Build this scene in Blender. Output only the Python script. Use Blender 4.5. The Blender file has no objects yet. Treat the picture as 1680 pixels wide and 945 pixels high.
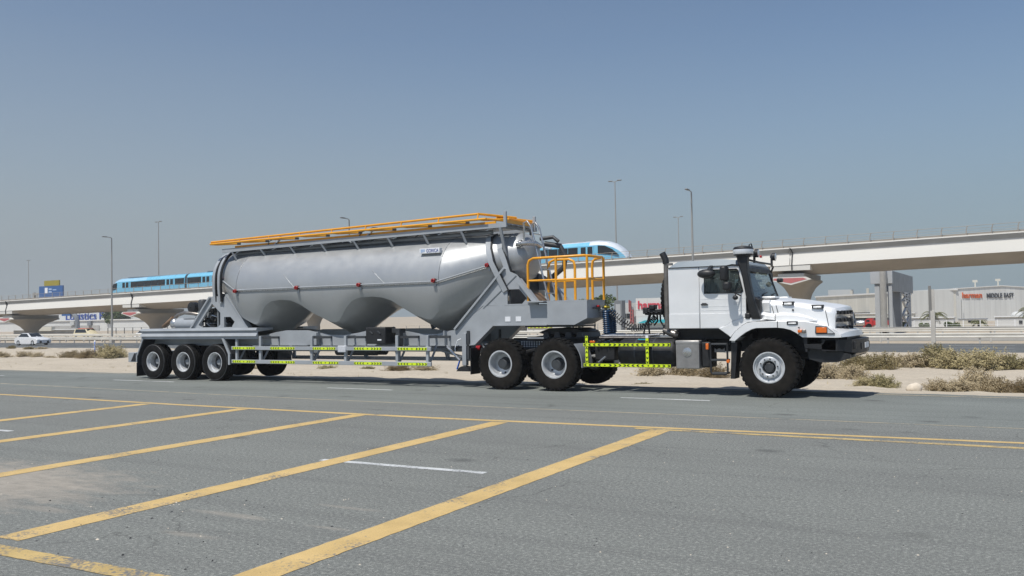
import bpy, bmesh, math, random
from math import sin, cos, pi, radians, sqrt, exp, hypot
from mathutils import Vector, Matrix, noise
from mathutils.geometry import tessellate_polygon
random.seed(7)
S = bpy.context.scene
COL = S.collection

# ------------------------------------------------------------------ camera
cam = bpy.data.cameras.new('camera'); cam_o = bpy.data.objects.new('camera', cam); COL.objects.link(cam_o)
cam.sensor_width = 36.0; cam.lens = 1453.2 / 1680 * 36.0
cam.clip_start = 0.1; cam.clip_end = 6000
_roll, _pitch, _yaw = -0.0177, 0.0299, -0.515
_fw = Vector((sin(_yaw) * cos(_pitch), cos(_yaw) * cos(_pitch), sin(_pitch)))
_r0 = Vector((cos(_yaw), -sin(_yaw), 0)); _u0 = _r0.cross(_fw)
_r = cos(_roll) * _r0 + sin(_roll) * _u0; _u = -sin(_roll) * _r0 + cos(_roll) * _u0
cam_o.matrix_world = Matrix(((_r.x, _u.x, -_fw.x, 0), (_r.y, _u.y, -_fw.y, 0), (_r.z, _u.z, -_fw.z, 1.8112), (0, 0, 0, 1)))
S.camera = cam_o

# ------------------------------------------------------------------ sun, sky, exposure
SUN_DIR = Vector((-0.10, -0.52, 1.0)).normalized()           # from the ground towards the sun
SUN_ELEV = math.asin(SUN_DIR.z)
sun = bpy.data.lights.new('sun', 'SUN'); sun.energy = 4.2; sun.angle = radians(0.53); sun.color = (1.0, 0.955, 0.88)
sun_o = bpy.data.objects.new('sun', sun); COL.objects.link(sun_o)
sun_o.rotation_euler = SUN_DIR.to_track_quat('Z', 'Y').to_euler(); sun_o.location = (0, 0, 60)
W = bpy.data.worlds.new('World'); S.world = W; W.use_nodes = True
_nt = W.node_tree; _bg = _nt.nodes['Background']
sky = _nt.nodes.new('ShaderNodeTexSky'); sky.sky_type = 'NISHITA'; sky.sun_disc = False
sky.sun_elevation = SUN_ELEV; sky.sun_rotation = math.atan2(SUN_DIR.x, SUN_DIR.y)
sky.altitude = 0; sky.air_density = 1.0; sky.dust_density = 0.7; sky.ozone_density = 2.4
SKY_STRENGTH = 0.10
# dusty desert air: the sky pales to a grey band towards the horizon all the way round
_tc = _nt.nodes.new('ShaderNodeTexCoord'); _sp = _nt.nodes.new('ShaderNodeSeparateXYZ'); _nt.links.new(_tc.outputs['Generated'], _sp.inputs[0])
_rp = _nt.nodes.new('ShaderNodeValToRGB'); _e = _rp.color_ramp.elements
_e[0].position = 0.0; _e[0].color = (1, 1, 1, 1); _e[1].position = .42; _e[1].color = (.0, .0, .0, 1)
for _p, _v in ((.05, .95), (.12, .70), (.20, .40), (.30, .14)):
    _q = _e.new(_p); _q.color = (_v, _v, _v, 1)
_nt.links.new(_sp.outputs[2], _rp.inputs[0])
_cl = _nt.nodes.new('ShaderNodeTexNoise'); _cl.inputs['Scale'].default_value = 2.2; _cl.inputs['Detail'].default_value = 5
_mp = _nt.nodes.new('ShaderNodeMapping'); _mp.inputs['Scale'].default_value = (1, 1, 6); _nt.links.new(_tc.outputs['Generated'], _mp.inputs[0]); _nt.links.new(_mp.outputs[0], _cl.inputs['Vector'])
_mx = _nt.nodes.new('ShaderNodeMix'); _mx.data_type = 'RGBA'
_hz = tuple(c / SKY_STRENGTH for c in (.325, .370, .405)); 
_hm = _nt.nodes.new('ShaderNodeMix'); _hm.data_type = 'RGBA'; _hm.clamp_factor = True
_hm.inputs[6].default_value = tuple(c / SKY_STRENGTH for c in (.235, .312, .372)) + (1,); _hm.inputs[7].default_value = (*_hz, 1)
_hf = _nt.nodes.new('ShaderNodeMapRange'); _hf.inputs['From Min'].default_value = .12; _hf.inputs['From Max'].default_value = -.85; _nt.links.new(_sp.outputs[0], _hf.inputs[0]); _nt.links.new(_hf.outputs[0], _hm.inputs[0]); _nt.links.new(_hm.outputs[2], _mx.inputs[7])
_ad = _nt.nodes.new('ShaderNodeMath'); _ad.operation = 'MULTIPLY_ADD'; _ad.inputs[1].default_value = .14; _ad.inputs[2].default_value = -.07; _nt.links.new(_cl.outputs[0], _ad.inputs[0])
_ac = _nt.nodes.new('ShaderNodeMath'); _ac.operation = 'ADD'; _ac.use_clamp = True; _nt.links.new(_rp.outputs[0], _ac.inputs[0])
_az = _nt.nodes.new('ShaderNodeMath'); _az.operation = 'MULTIPLY_ADD'; _az.inputs[1].default_value = -.20; _az.inputs[2].default_value = -.07; _nt.links.new(_sp.outputs[0], _az.inputs[0])   # dustier towards the west
_as = _nt.nodes.new('ShaderNodeMath'); _as.operation = 'ADD'; _nt.links.new(_az.outputs[0], _as.inputs[0]); _nt.links.new(_ad.outputs[0], _as.inputs[1]); _nt.links.new(_as.outputs[0], _ac.inputs[1])
_nt.links.new(_ac.outputs[0], _mx.inputs[0]); _nt.links.new(sky.outputs[0], _mx.inputs[6]); _nt.links.new(_mx.outputs[2], _bg.inputs[0]); _bg.inputs[1].default_value = SKY_STRENGTH
S.view_settings.view_transform = 'Standard'; S.view_settings.look = 'None'
S.view_settings.exposure = 0.0; S.view_settings.gamma = 1.0; S.view_settings.use_curve_mapping = False
S.cycles.max_bounces = 6; S.cycles.diffuse_bounces = 3; S.cycles.glossy_bounces = 3; S.cycles.transmission_bounces = 5

# ------------------------------------------------------------------ materials
def _new(name):
    m = bpy.data.materials.new(name); m.use_nodes = True
    return m, m.node_tree, m.node_tree.nodes['Principled BSDF']
def lnk(nt, a, b): nt.links.new(a, b)
def pos_node(nt, scale=(1, 1, 1)):
    g = nt.nodes.new('ShaderNodeNewGeometry'); mp = nt.nodes.new('ShaderNodeMapping')
    mp.inputs['Scale'].default_value = scale; lnk(nt, g.outputs['Position'], mp.inputs[0]); return mp.outputs[0]
def obj_node(nt, scale=(1, 1, 1)):
    g = nt.nodes.new('ShaderNodeTexCoord'); mp = nt.nodes.new('ShaderNodeMapping')
    mp.inputs['Scale'].default_value = scale; lnk(nt, g.outputs['Object'], mp.inputs[0]); return mp.outputs[0]
def nz(nt, vec, scale, detail=4, rough=.55):
    n = nt.nodes.new('ShaderNodeTexNoise'); n.inputs['Scale'].default_value = scale
    n.inputs['Detail'].default_value = detail; n.inputs['Roughness'].default_value = rough
    lnk(nt, vec, n.inputs['Vector']); return n.outputs[0]
def ramp(nt, fac, stops):
    r = nt.nodes.new('ShaderNodeValToRGB'); e = r.color_ramp.elements
    while len(e) < len(stops): e.new(0.5)
    for i, (p, c) in enumerate(stops):
        e[i].position = p; e[i].color = (c, c, c, 1) if not isinstance(c, tuple) else (*c, 1)
    lnk(nt, fac, r.inputs[0]); return r.outputs[0]
def mixc(nt, fac, a, b, mode='MIX'):
    m = nt.nodes.new('ShaderNodeMix'); m.data_type = 'RGBA'; m.blend_type = mode; m.clamp_factor = True
    for k, v in ((0, fac), (6, a), (7, b)):
        if isinstance(v, (int, float)): m.inputs[k].default_value = v
        elif isinstance(v, tuple): m.inputs[k].default_value = (*v, 1)
        else: lnk(nt, v, m.inputs[k])
    return m.outputs[2]
def math_(nt, op, a, b=None, c=None):
    m = nt.nodes.new('ShaderNodeMath'); m.operation = op
    for k, v in enumerate((a, b, c)):
        if v is None: continue
        if isinstance(v, (int, float)): m.inputs[k].default_value = v
        else: lnk(nt, v, m.inputs[k])
    return m.outputs[0]
def bump(nt, b, h, strength=.3, dist=.01):
    n = nt.nodes.new('ShaderNodeBump'); n.inputs['Strength'].default_value = strength; n.inputs['Distance'].default_value = dist
    lnk(nt, h, n.inputs['Height']); lnk(nt, n.outputs[0], b.inputs['Normal'])
def paint(name, col, rough=.45, metal=0, var=.10, scale=3.0, coat=0, stretch=(1, 1, 1), bmp=0):
    """flat colour with a little patchy wear and dirt in it"""
    m, nt, b = _new(name); v = obj_node(nt, stretch)
    n = nz(nt, v, scale, 6); lo = tuple(c * (1 - var * 1.6) for c in col); hi = tuple(min(1, c * (1 + var)) for c in col)
    c = ramp(nt, n, [(.3, lo), (.72, hi)]); lnk(nt, c, b.inputs['Base Color'])
    lnk(nt, ramp(nt, nz(nt, v, scale * 2.3, 3), [(.3, max(.03, rough - .09)), (.7, min(1, rough + .09))]), b.inputs['Roughness'])
    b.inputs['Metallic'].default_value = metal
    if coat: b.inputs['Coat Weight'].default_value = coat; b.inputs['Coat Roughness'].default_value = .08
    if bmp: bump(nt, b, nz(nt, v, scale * 12, 3), bmp, .004)
    return m
MAT = {}
MAT['white'] = paint('silver_white_cab_paint', (.86, .87, .875), .40, .26, .03, 2, .35)
MAT['roofpt'] = paint('silver_roof_paint', (.25, .29, .32), .5, .1, .04, 2)
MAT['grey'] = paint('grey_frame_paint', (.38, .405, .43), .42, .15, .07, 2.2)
MAT['rimdk'] = paint('shaded_rim_paint', (.13, .135, .14), .5, .2, .15, 8)  # darker than the rim: shade of the deep dish painted into the disc
MAT['film'] = paint('plastic_wrap', (.58, .60, .64), .35, 0, .10, 14)
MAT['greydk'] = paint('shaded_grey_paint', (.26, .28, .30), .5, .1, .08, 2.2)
MAT['orange'] = paint('orange_rail_paint', (.80, .36, .02), .38, 0, .06, 5)
MAT['black'] = paint('black_plastic', (.018, .019, .021), .5, 0, .2, 6)
MAT['blackg'] = paint('black_gloss', (.012, .013, .015), .28, 0, .2, 6)
MAT['chassis'] = paint('chassis_black', (.02, .021, .023), .55, .1, .4, 7)
MAT['bumperblk'] = paint('bumper_black', (.014, .015, .017), .5, 0, .2, 6)
MAT['charcoal'] = paint('charcoal_metal', (.055, .06, .066), .5, .2, .2, 5)
MAT['alu'] = paint('wheel_silver', (.60, .62, .64), .38, .35, .14, 9)
MAT['steel'] = paint('bright_steel', (.55, .55, .54), .3, .85, .12, 8)
MAT['exhaust'] = paint('exhaust_steel', (.30, .275, .25), .4, .8, .2, 8)
MAT['ribbox'] = paint('ribbed_tin', (.42, .41, .40), .42, .6, .10, 6)
MAT['rubber'] = paint('tyre_rubber', (.0105, .0105, .0105), .78, 0, .45, 10, bmp=.15)
MAT['rubdust'] = paint('dusty_tyre_wall', (.0165, .0145, .0125), .85, 0, .35, 6)
for _k in ('rubber', 'rubdust'): MAT[_k].node_tree.nodes['Principled BSDF'].inputs['Specular IOR Level'].default_value = .18
MAT['red'] = paint('red_lens', (.32, .012, .012), .25, 0, .08, 9, .4)
MAT['redp'] = paint('red_paint', (.50, .03, .03), .45, 0, .06, 5)
MAT['amber'] = paint('amber_lens', (.75, .16, .015), .22, 0, .08, 9, .4)
MAT['clear'] = paint('clear_lens', (.62, .64, .66), .15, .2, .05, 9, .6)
MAT['yellow'] = paint('lime_reflective_tape', (.68, .86, .02), .4, 0, .04, 12)
MAT['coupyel'] = paint('yellow_cap', (.75, .58, .05), .4, 0, .05, 12)
MAT['tapeblk'] = paint('tape_black_print', (.012, .014, .01), .5, 0, .1, 12)
MAT['label'] = paint('white_sticker', (.78, .80, .83), .5, 0, .03, 8)
MAT['blue'] = paint('blue_print', (.02, .06, .30), .5, 0, .05, 8)
MAT['ltblue'] = paint('pale_blue_print', (.35, .48, .70), .5, 0, .05, 8)
MAT['bluehose'] = paint('dark_blue_hose', (.008, .045, .11), .4, 0, .3, 6)
MAT['bluebelt'] = paint('blue_strap', (.04, .16, .6), .5, 0, .1, 6)
MAT['hose'] = paint('black_hose', (.014, .014, .016), .4, 0, .2, 6)
MAT['brown'] = paint('rusty_deck', (.20, .13, .08), .7, 0, .3, 4)
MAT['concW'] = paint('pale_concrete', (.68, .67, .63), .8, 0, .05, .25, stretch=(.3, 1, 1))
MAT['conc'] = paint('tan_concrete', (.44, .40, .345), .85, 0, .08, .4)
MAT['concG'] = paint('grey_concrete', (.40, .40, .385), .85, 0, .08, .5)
MAT['diared'] = paint('faded_red_panel', (.50, .15, .15), .6, 0, .06, 1)
MAT['railtan'] = paint('weathered_rail', (.42, .38, .33), .6, .2, .12, 1)
MAT['galv'] = paint('galvanised_rail', (.50, .49, .46), .5, .3, .10, 1)
MAT['galvlt'] = paint('pale_barrier_paint', (.66, .64, .58), .55, 0, .08, 1)
MAT['pole'] = paint('lamp_pole_grey', (.36, .36, .345), .5, .2, .08, 1)
MAT['poledk'] = paint('lamp_head_grey', (.20, .20, .195), .5, .2, .08, 1)
MAT['gantry'] = paint('gantry_grey', (.50, .525, .55), .5, .1, .05, .5)
MAT['gantrydk'] = paint('gantry_slate', (.22, .24, .265), .5, .1, .05, .5)
MAT['trainb'] = paint('train_sky_blue', (.19, .52, .73), .3, 0, .03, .5, .2)
MAT['trainw'] = paint('train_white', (.66, .71, .76), .3, 0, .03, .5, .2)
MAT['trainp'] = paint('train_pale_blue', (.34, .60, .80), .3, 0, .03, .5, .2)
MAT['darkgl'] = paint('dark_window', (.018, .022, .026), .12, 0, .1, 2)
MAT['carw'] = paint('white_car_paint', (.76, .77, .78), .25, 0, .02, 2, .5)
MAT['cream'] = paint('cream_car_paint', (.70, .62, .42), .28, 0, .03, 2, .4)
MAT['wallw'] = paint('white_cladding', (.62, .63, .62), .7, 0, .05, .2)
MAT['wallg'] = paint('grey_cladding', (.47, .49, .49), .7, 0, .05, .2)
MAT['wallt'] = paint('cream_cladding', (.55, .53, .46), .7, 0, .05, .2)
MAT['roofg'] = paint('roof_trim', (.72, .72, .70), .6, 0, .04, .3)
MAT['signor'] = paint('orange_lettering', (.62, .12, .03), .6, 0, .05, 1)
MAT['signred'] = paint('red_lettering', (.55, .04, .07), .6, 0, .05, 1)
MAT['signdk'] = paint('charcoal_lettering', (.06, .065, .075), .6, 0, .05, 1)
MAT['signbl'] = paint('road_sign_blue', (.02, .10, .30), .5, 0, .05, .5)
MAT['signyl'] = paint('road_sign_olive', (.30, .25, .02), .5, 0, .05, .5)
MAT['teal'] = paint('teal_panel', (.03, .40, .48), .5, 0, .05, .5)
MAT['trunk'] = paint('bark', (.13, .10, .07), .9, 0, .3, 3)
MAT['rock'] = paint('pale_limestone', (.62, .55, .45), .9, 0, .14, 6, bmp=.5)
MAT['skin'] = paint('skin', (.33, .19, .12), .6, 0, .05, 5)
MAT['shirt'] = paint('pale_shirt', (.25, .28, .30), .8, 0, .05, 5)

# tank: brushed satin silver with faint vertical weld lines and cloudy polish marks
def tank_mat():
    m, nt, b = _new('satin_tank_paint'); v = pos_node(nt, (.5, 1, .35))
    n = nz(nt, v, 2.2, 7, .6); c = ramp(nt, n, [(.28, (.385, .40, .41)), (.75, (.455, .47, .475))])
    f = nz(nt, pos_node(nt, (14, 3, 1.2)), 3.0, 3); c = mixc(nt, .18, c, ramp(nt, f, [(.3, (.36, .375, .385)), (.7, (.48, .495, .50))]))
    lnk(nt, c, b.inputs['Base Color']); b.inputs['Metallic'].default_value = .46
    lnk(nt, ramp(nt, nz(nt, v, 5, 5), [(.3, .33), (.7, .45)]), b.inputs['Roughness'])
    bump(nt, b, nz(nt, v, 1.4, 2), .10, .03); return m
MAT['tank'] = tank_mat()

def glass_mat(name, tint, rough=.03):
    m, nt, b = _new(name); b.inputs['Base Color'].default_value = (*tint, 1); b.inputs['Roughness'].default_value = rough
    b.inputs['Transmission Weight'].default_value = .92; b.inputs['IOR'].default_value = 1.08; b.inputs['Specular IOR Level'].default_value = .8
    b.inputs['Coat Weight'].default_value = .6; b.inputs['Coat Roughness'].default_value = .03
    return m
MAT['glass'] = glass_mat('tinted_glass', (.42, .50, .50))

def ribbed(name, col, pitch, amp=.35):
    """metal sheet cladding: dark joints between sheets"""
    m, nt, b = _new(name); o = nt.nodes.new('ShaderNodeTexCoord'); s = nt.nodes.new('ShaderNodeSeparateXYZ'); lnk(nt, o.outputs['Object'], s.inputs[0])
    w = math_(nt, 'FRACT', math_(nt, 'MULTIPLY', s.outputs[0], 1 / pitch)); k = ramp(nt, w, [(.0, 0), (.12, 1), (.88, 1), (1, 0)])
    n = nz(nt, obj_node(nt, (.6, .6, .05)), 1.2, 4); base = ramp(nt, n, [(.3, tuple(c * .88 for c in col)), (.7, tuple(min(1, c * 1.05) for c in col))])
    lnk(nt, mixc(nt, math_(nt, 'MULTIPLY', math_(nt, 'SUBTRACT', 1, k), amp), base, tuple(c * .55 for c in col)), b.inputs['Base Color'])
    b.inputs['Roughness'].default_value = .65; return m
MAT['ribw'] = ribbed('ribbed_white_cladding', (.67, .68, .66), 1.1, .25)
MAT['ribt'] = ribbed('ribbed_cream_cladding', (.66, .645, .575), 1.1, .25)

def asphalt_mat(name, base, grain, lot):
    m, nt, b = _new(name); P0 = pos_node(nt)
    big = nz(nt, P0, .35, 5); st = nz(nt, pos_node(nt, (.05, 1.3, 1)), 1.6, 4)
    c = ramp(nt, big, [(.3, tuple(x * .90 for x in base)), (.7, tuple(x * 1.10 for x in base))])
    c = mixc(nt, .40, c, ramp(nt, st, [(.3, tuple(x * .80 for x in base)), (.7, tuple(x * 1.16 for x in base))]))
    sp = nz(nt, P0, 30, 4, .85); c = mixc(nt, grain, c, ramp(nt, sp, [(.35, (.02, .023, .02)), (.46, (.115, .13, .112)), (.54, (.185, .202, .176)), (.65, (.58, .59, .53))]), 'MIX')
    pt = nz(nt, pos_node(nt, (.16, .42, 1)), 1.0, 6, .62); c = mixc(nt, 1.0, c, ramp(nt, pt, [(.32, .80), (.5, 1.0), (.68, 1.14)]), 'MULTIPLY')
    tm = nz(nt, pos_node(nt, (.035, 2.4, 1)), 1.3, 3, .5); c = mixc(nt, .75, c, ramp(nt, tm, [(.36, .80), (.47, 1.0)]), 'MULTIPLY')
    sp2 = nz(nt, P0, 170, 1, .5); c = mixc(nt, grain * .6, c, ramp(nt, sp2, [(.36, .05), (.5, .19), (.66, .42)]))
    vor = nt.nodes.new('ShaderNodeTexVoronoi'); vor.inputs['Scale'].default_value = 9; lnk(nt, P0, vor.inputs['Vector'])
    pale = math_(nt, 'LESS_THAN', vor.outputs['Distance'], .045); c = mixc(nt, math_(nt, 'MULTIPLY', pale, .55 if lot else .25), c, (.50, .48, .44))
    vo2 = nt.nodes.new('ShaderNodeTexVoronoi'); vo2.inputs['Scale'].default_value = 4.1; lnk(nt, P0, vo2.inputs['Vector'])
    blk = math_(nt, 'LESS_THAN', vo2.outputs['Distance'], .045); c = mixc(nt, math_(nt, 'MULTIPLY', blk, .7 if lot else .1), c, (.03, .03, .032))
    if lot:   # wind-blown sand lying in a patch and in thin streaks
        s = nt.nodes.new('ShaderNodeSeparateXYZ'); lnk(nt, P0, s.inputs[0])
        def blob(cx, cy, rx, ry, k=.9):
            dx = math_(nt, 'MULTIPLY', math_(nt, 'SUBTRACT', s.outputs[0], cx), 1 / rx); dy = math_(nt, 'MULTIPLY', math_(nt, 'SUBTRACT', s.outputs[1], cy), 1 / ry)
            d = math_(nt, 'SQRT', math_(nt, 'ADD', math_(nt, 'MULTIPLY', dx, dx), math_(nt, 'MULTIPLY', dy, dy)))
            d = math_(nt, 'ADD', d, math_(nt, 'MULTIPLY', math_(nt, 'SUBTRACT', nz(nt, pos_node(nt, (1, 2.2, 1)), 2.4, 6, .65), .5), 1.5))
            return math_(nt, 'MULTIPLY', ramp(nt, d, [(.45, 1), (1.0, 0)]), k)
        msk = math_(nt, 'MAXIMUM', blob(-10.5, 5.9, 2.5, 1.35, 1.0), blob(-9.0, 5.75, .9, .35, .7))
        for q in ((-6.4, 5.9, .55, .09, .5), (-6.1, 5.2, .45, .08, .45), (-5.6, 6.6, .5, .06, .4), (-8.3, 5.3, .5, .12, .5), (-5.2, 5.9, .3, .05, .4)):
            msk = math_(nt, 'MAXIMUM', msk, blob(*q))
        msk = math_(nt, 'MULTIPLY', msk, ramp(nt, nz(nt, P0, 42, 3), [(.30, .68), (.55, 1)]))
        c = mixc(nt, msk, c, ramp(nt, nz(nt, pos_node(nt, (1, 3, 1)), 3.5, 6, .7), [(.3, (.26, .24, .205)), (.7, (.385, .35, .30))]))
    # hairline cracks that come and go, and dark oil drips
    vc = nt.nodes.new('ShaderNodeTexVoronoi'); vc.feature = 'DISTANCE_TO_EDGE'; vc.inputs['Scale'].default_value = .42
    wv = nt.nodes.new('ShaderNodeVectorMath'); wv.operation = 'MULTIPLY_ADD'; wv.inputs[1].default_value = (.9, .9, 0); nw = nt.nodes.new('ShaderNodeTexNoise'); nw.inputs['Scale'].default_value = 1.7; nw.inputs['Detail'].default_value = 7; lnk(nt, P0, nw.inputs['Vector'])
    lnk(nt, nw.outputs['Color'], wv.inputs[0]); lnk(nt, P0, wv.inputs[2]); lnk(nt, wv.outputs[0], vc.inputs['Vector'])
    ck = math_(nt, 'MULTIPLY', ramp(nt, vc.outputs['Distance'], [(.0, 1), (.006, 0)]), ramp(nt, nz(nt, P0, .33, 3), [(.50, 0), (.60, .55)]))
    c = mixc(nt, ck, c, (.05, .05, .048))
    vo = nt.nodes.new('ShaderNodeTexVoronoi'); vo.inputs['Scale'].default_value = .8; lnk(nt, pos_node(nt, (.7, 1, 1)), vo.inputs['Vector'])
    oil = ramp(nt, math_(nt, 'ADD', vo.outputs['Distance'], math_(nt, 'MULTIPLY', nz(nt, P0, 5, 5), .12)), [(.10, .6), (.20, 0)])
    c = mixc(nt, oil, c, (.07, .073, .07))
    lnk(nt, c, b.inputs['Base Color']); b.inputs['Roughness'].default_value = .85; b.inputs['Specular IOR Level'].default_value = .3
    bump(nt, b, nz(nt, P0, 75, 3, .7), .5 if lot else .25, .006); return m
MAT['lot'] = asphalt_mat('parking_asphalt', (.152, .167, .146), .74, True)
MAT['road'] = asphalt_mat('road_asphalt', (.172, .192, .181), .36, False)
MAT['hwy'] = asphalt_mat('highway_asphalt', (.085, .092, .10), .2, False)

def sand_mat(name, a, b_, bm=.6):
    m, nt, b = _new(name); P0 = pos_node(nt); n = nz(nt, pos_node(nt, (.6, 1, 1)), .55, 8, .6)
    c = ramp(nt, n, [(.3, a), (.7, b_)]); f = nz(nt, P0, 9, 5, .7)
    c = mixc(nt, .35, c, ramp(nt, f, [(.3, tuple(x * .72 for x in a)), (.65, tuple(min(1, x * 1.15) for x in b_))]))
    v = nt.nodes.new('ShaderNodeTexVoronoi'); v.inputs['Scale'].default_value = 5; lnk(nt, P0, v.inputs['Vector'])
    c = mixc(nt, math_(nt, 'MULTIPLY', math_(nt, 'LESS_THAN', v.outputs['Distance'], .08), .5), c, (.22, .18, .14))
    lnk(nt, c, b.inputs['Base Color']); b.inputs['Roughness'].default_value = .95; b.inputs['Specular IOR Level'].default_value = .1
    bump(nt, b, nz(nt, P0, 4.5, 7, .65), bm, .08); return m
MAT['sand'] = sand_mat('verge_sand', (.415, .363, .288), (.53, .47, .38))
MAT['farsand'] = sand_mat('far_ground', (.40, .345, .27), (.46, .40, .32), .2)

def road_paint(name, col, wear, base, k=1.0):
    m, nt, b = _new(name); P0 = pos_node(nt)
    n = nz(nt, P0, 26, 6, .75); big = nz(nt, P0, 1.7, 5, .6)
    f = math_(nt, 'ADD', math_(nt, 'MULTIPLY', n, .62), math_(nt, 'MULTIPLY', big, .5))
    msk = ramp(nt, f, [(wear - .035, 0), (wear + .035, 1)])
    c = ramp(nt, nz(nt, P0, 2.2, 7, .65), [(.3, tuple(x * .74 for x in col)), (.5, tuple(x * .95 for x in col)), (.72, tuple(min(1, x * 1.08 + .02) for x in col))])
    c = mixc(nt, .22, c, ramp(nt, nz(nt, P0, 90, 2, .6), [(.34, tuple(x * .5 for x in col)), (.6, tuple(min(1, x * 1.12) for x in col))]))
    lnk(nt, mixc(nt, msk, base, c), b.inputs['Base Color']); b.inputs['Roughness'].default_value = .75
    bump(nt, b, nz(nt, P0, 75, 3, .7), .4, .004); return m
MAT['ypaint'] = road_paint('yellow_road_paint', (.60, .425, .175), .475, (.16, .16, .155))
MAT['yworn'] = road_paint('worn_yellow_paint', (.55, .40, .16), .54, (.16, .16, .155))
MAT['wpaint'] = road_paint('white_road_paint', (.60, .62, .62), .50, (.18, .19, .19))
MAT['yedge'] = road_paint('faded_edge_paint', (.42, .36, .25), .52, (.17, .18, .175))

def leaf_mat(name, cols, trans=.0):
    m, nt, b = _new(name); oi = nt.nodes.new('ShaderNodeObjectInfo'); P0 = obj_node(nt)
    n = nz(nt, P0, 3.2, 3); w = nt.nodes.new('ShaderNodeTexWhiteNoise'); w.noise_dimensions = '3D'
    sn = nt.nodes.new('ShaderNodeVectorMath'); sn.operation = 'SNAP'; sn.inputs[1].default_value = (.05, .05, .05); lnk(nt, P0, sn.inputs[0]); lnk(nt, sn.outputs[0], w.inputs['Vector'])
    f = math_(nt, 'ADD', math_(nt, 'MULTIPLY', n, .55), math_(nt, 'MULTIPLY', w.outputs['Value'], .45))
    lnk(nt, ramp(nt, f, [(.25 + i * .5 / (len(cols) - 1), c) for i, c in enumerate(cols)]), b.inputs['Base Color'])
    b.inputs['Roughness'].default_value = .8; b.inputs['Specular IOR Level'].default_value = .15; return m
MAT['dry'] = leaf_mat('dry_brush', [(.28, .225, .14), (.42, .345, .22), (.53, .45, .30)])
MAT['olive'] = leaf_mat('olive_brush', [(.24, .20, .10), (.37, .315, .165), (.48, .41, .24)])
MAT['greenb'] = leaf_mat('green_brush', [(.17, .155, .075), (.275, .245, .125), (.385, .33, .18)])
MAT['twig'] = paint('grey_twigs', (.30, .24, .17), .9, 0, .25, 8)
MAT['tree'] = leaf_mat('acacia_leaf', [(.035, .055, .018), (.07, .10, .03), (.12, .15, .055)])
MAT['palm'] = leaf_mat('palm_frond', [(.06, .07, .03), (.12, .13, .06), (.22, .21, .12)])

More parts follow.
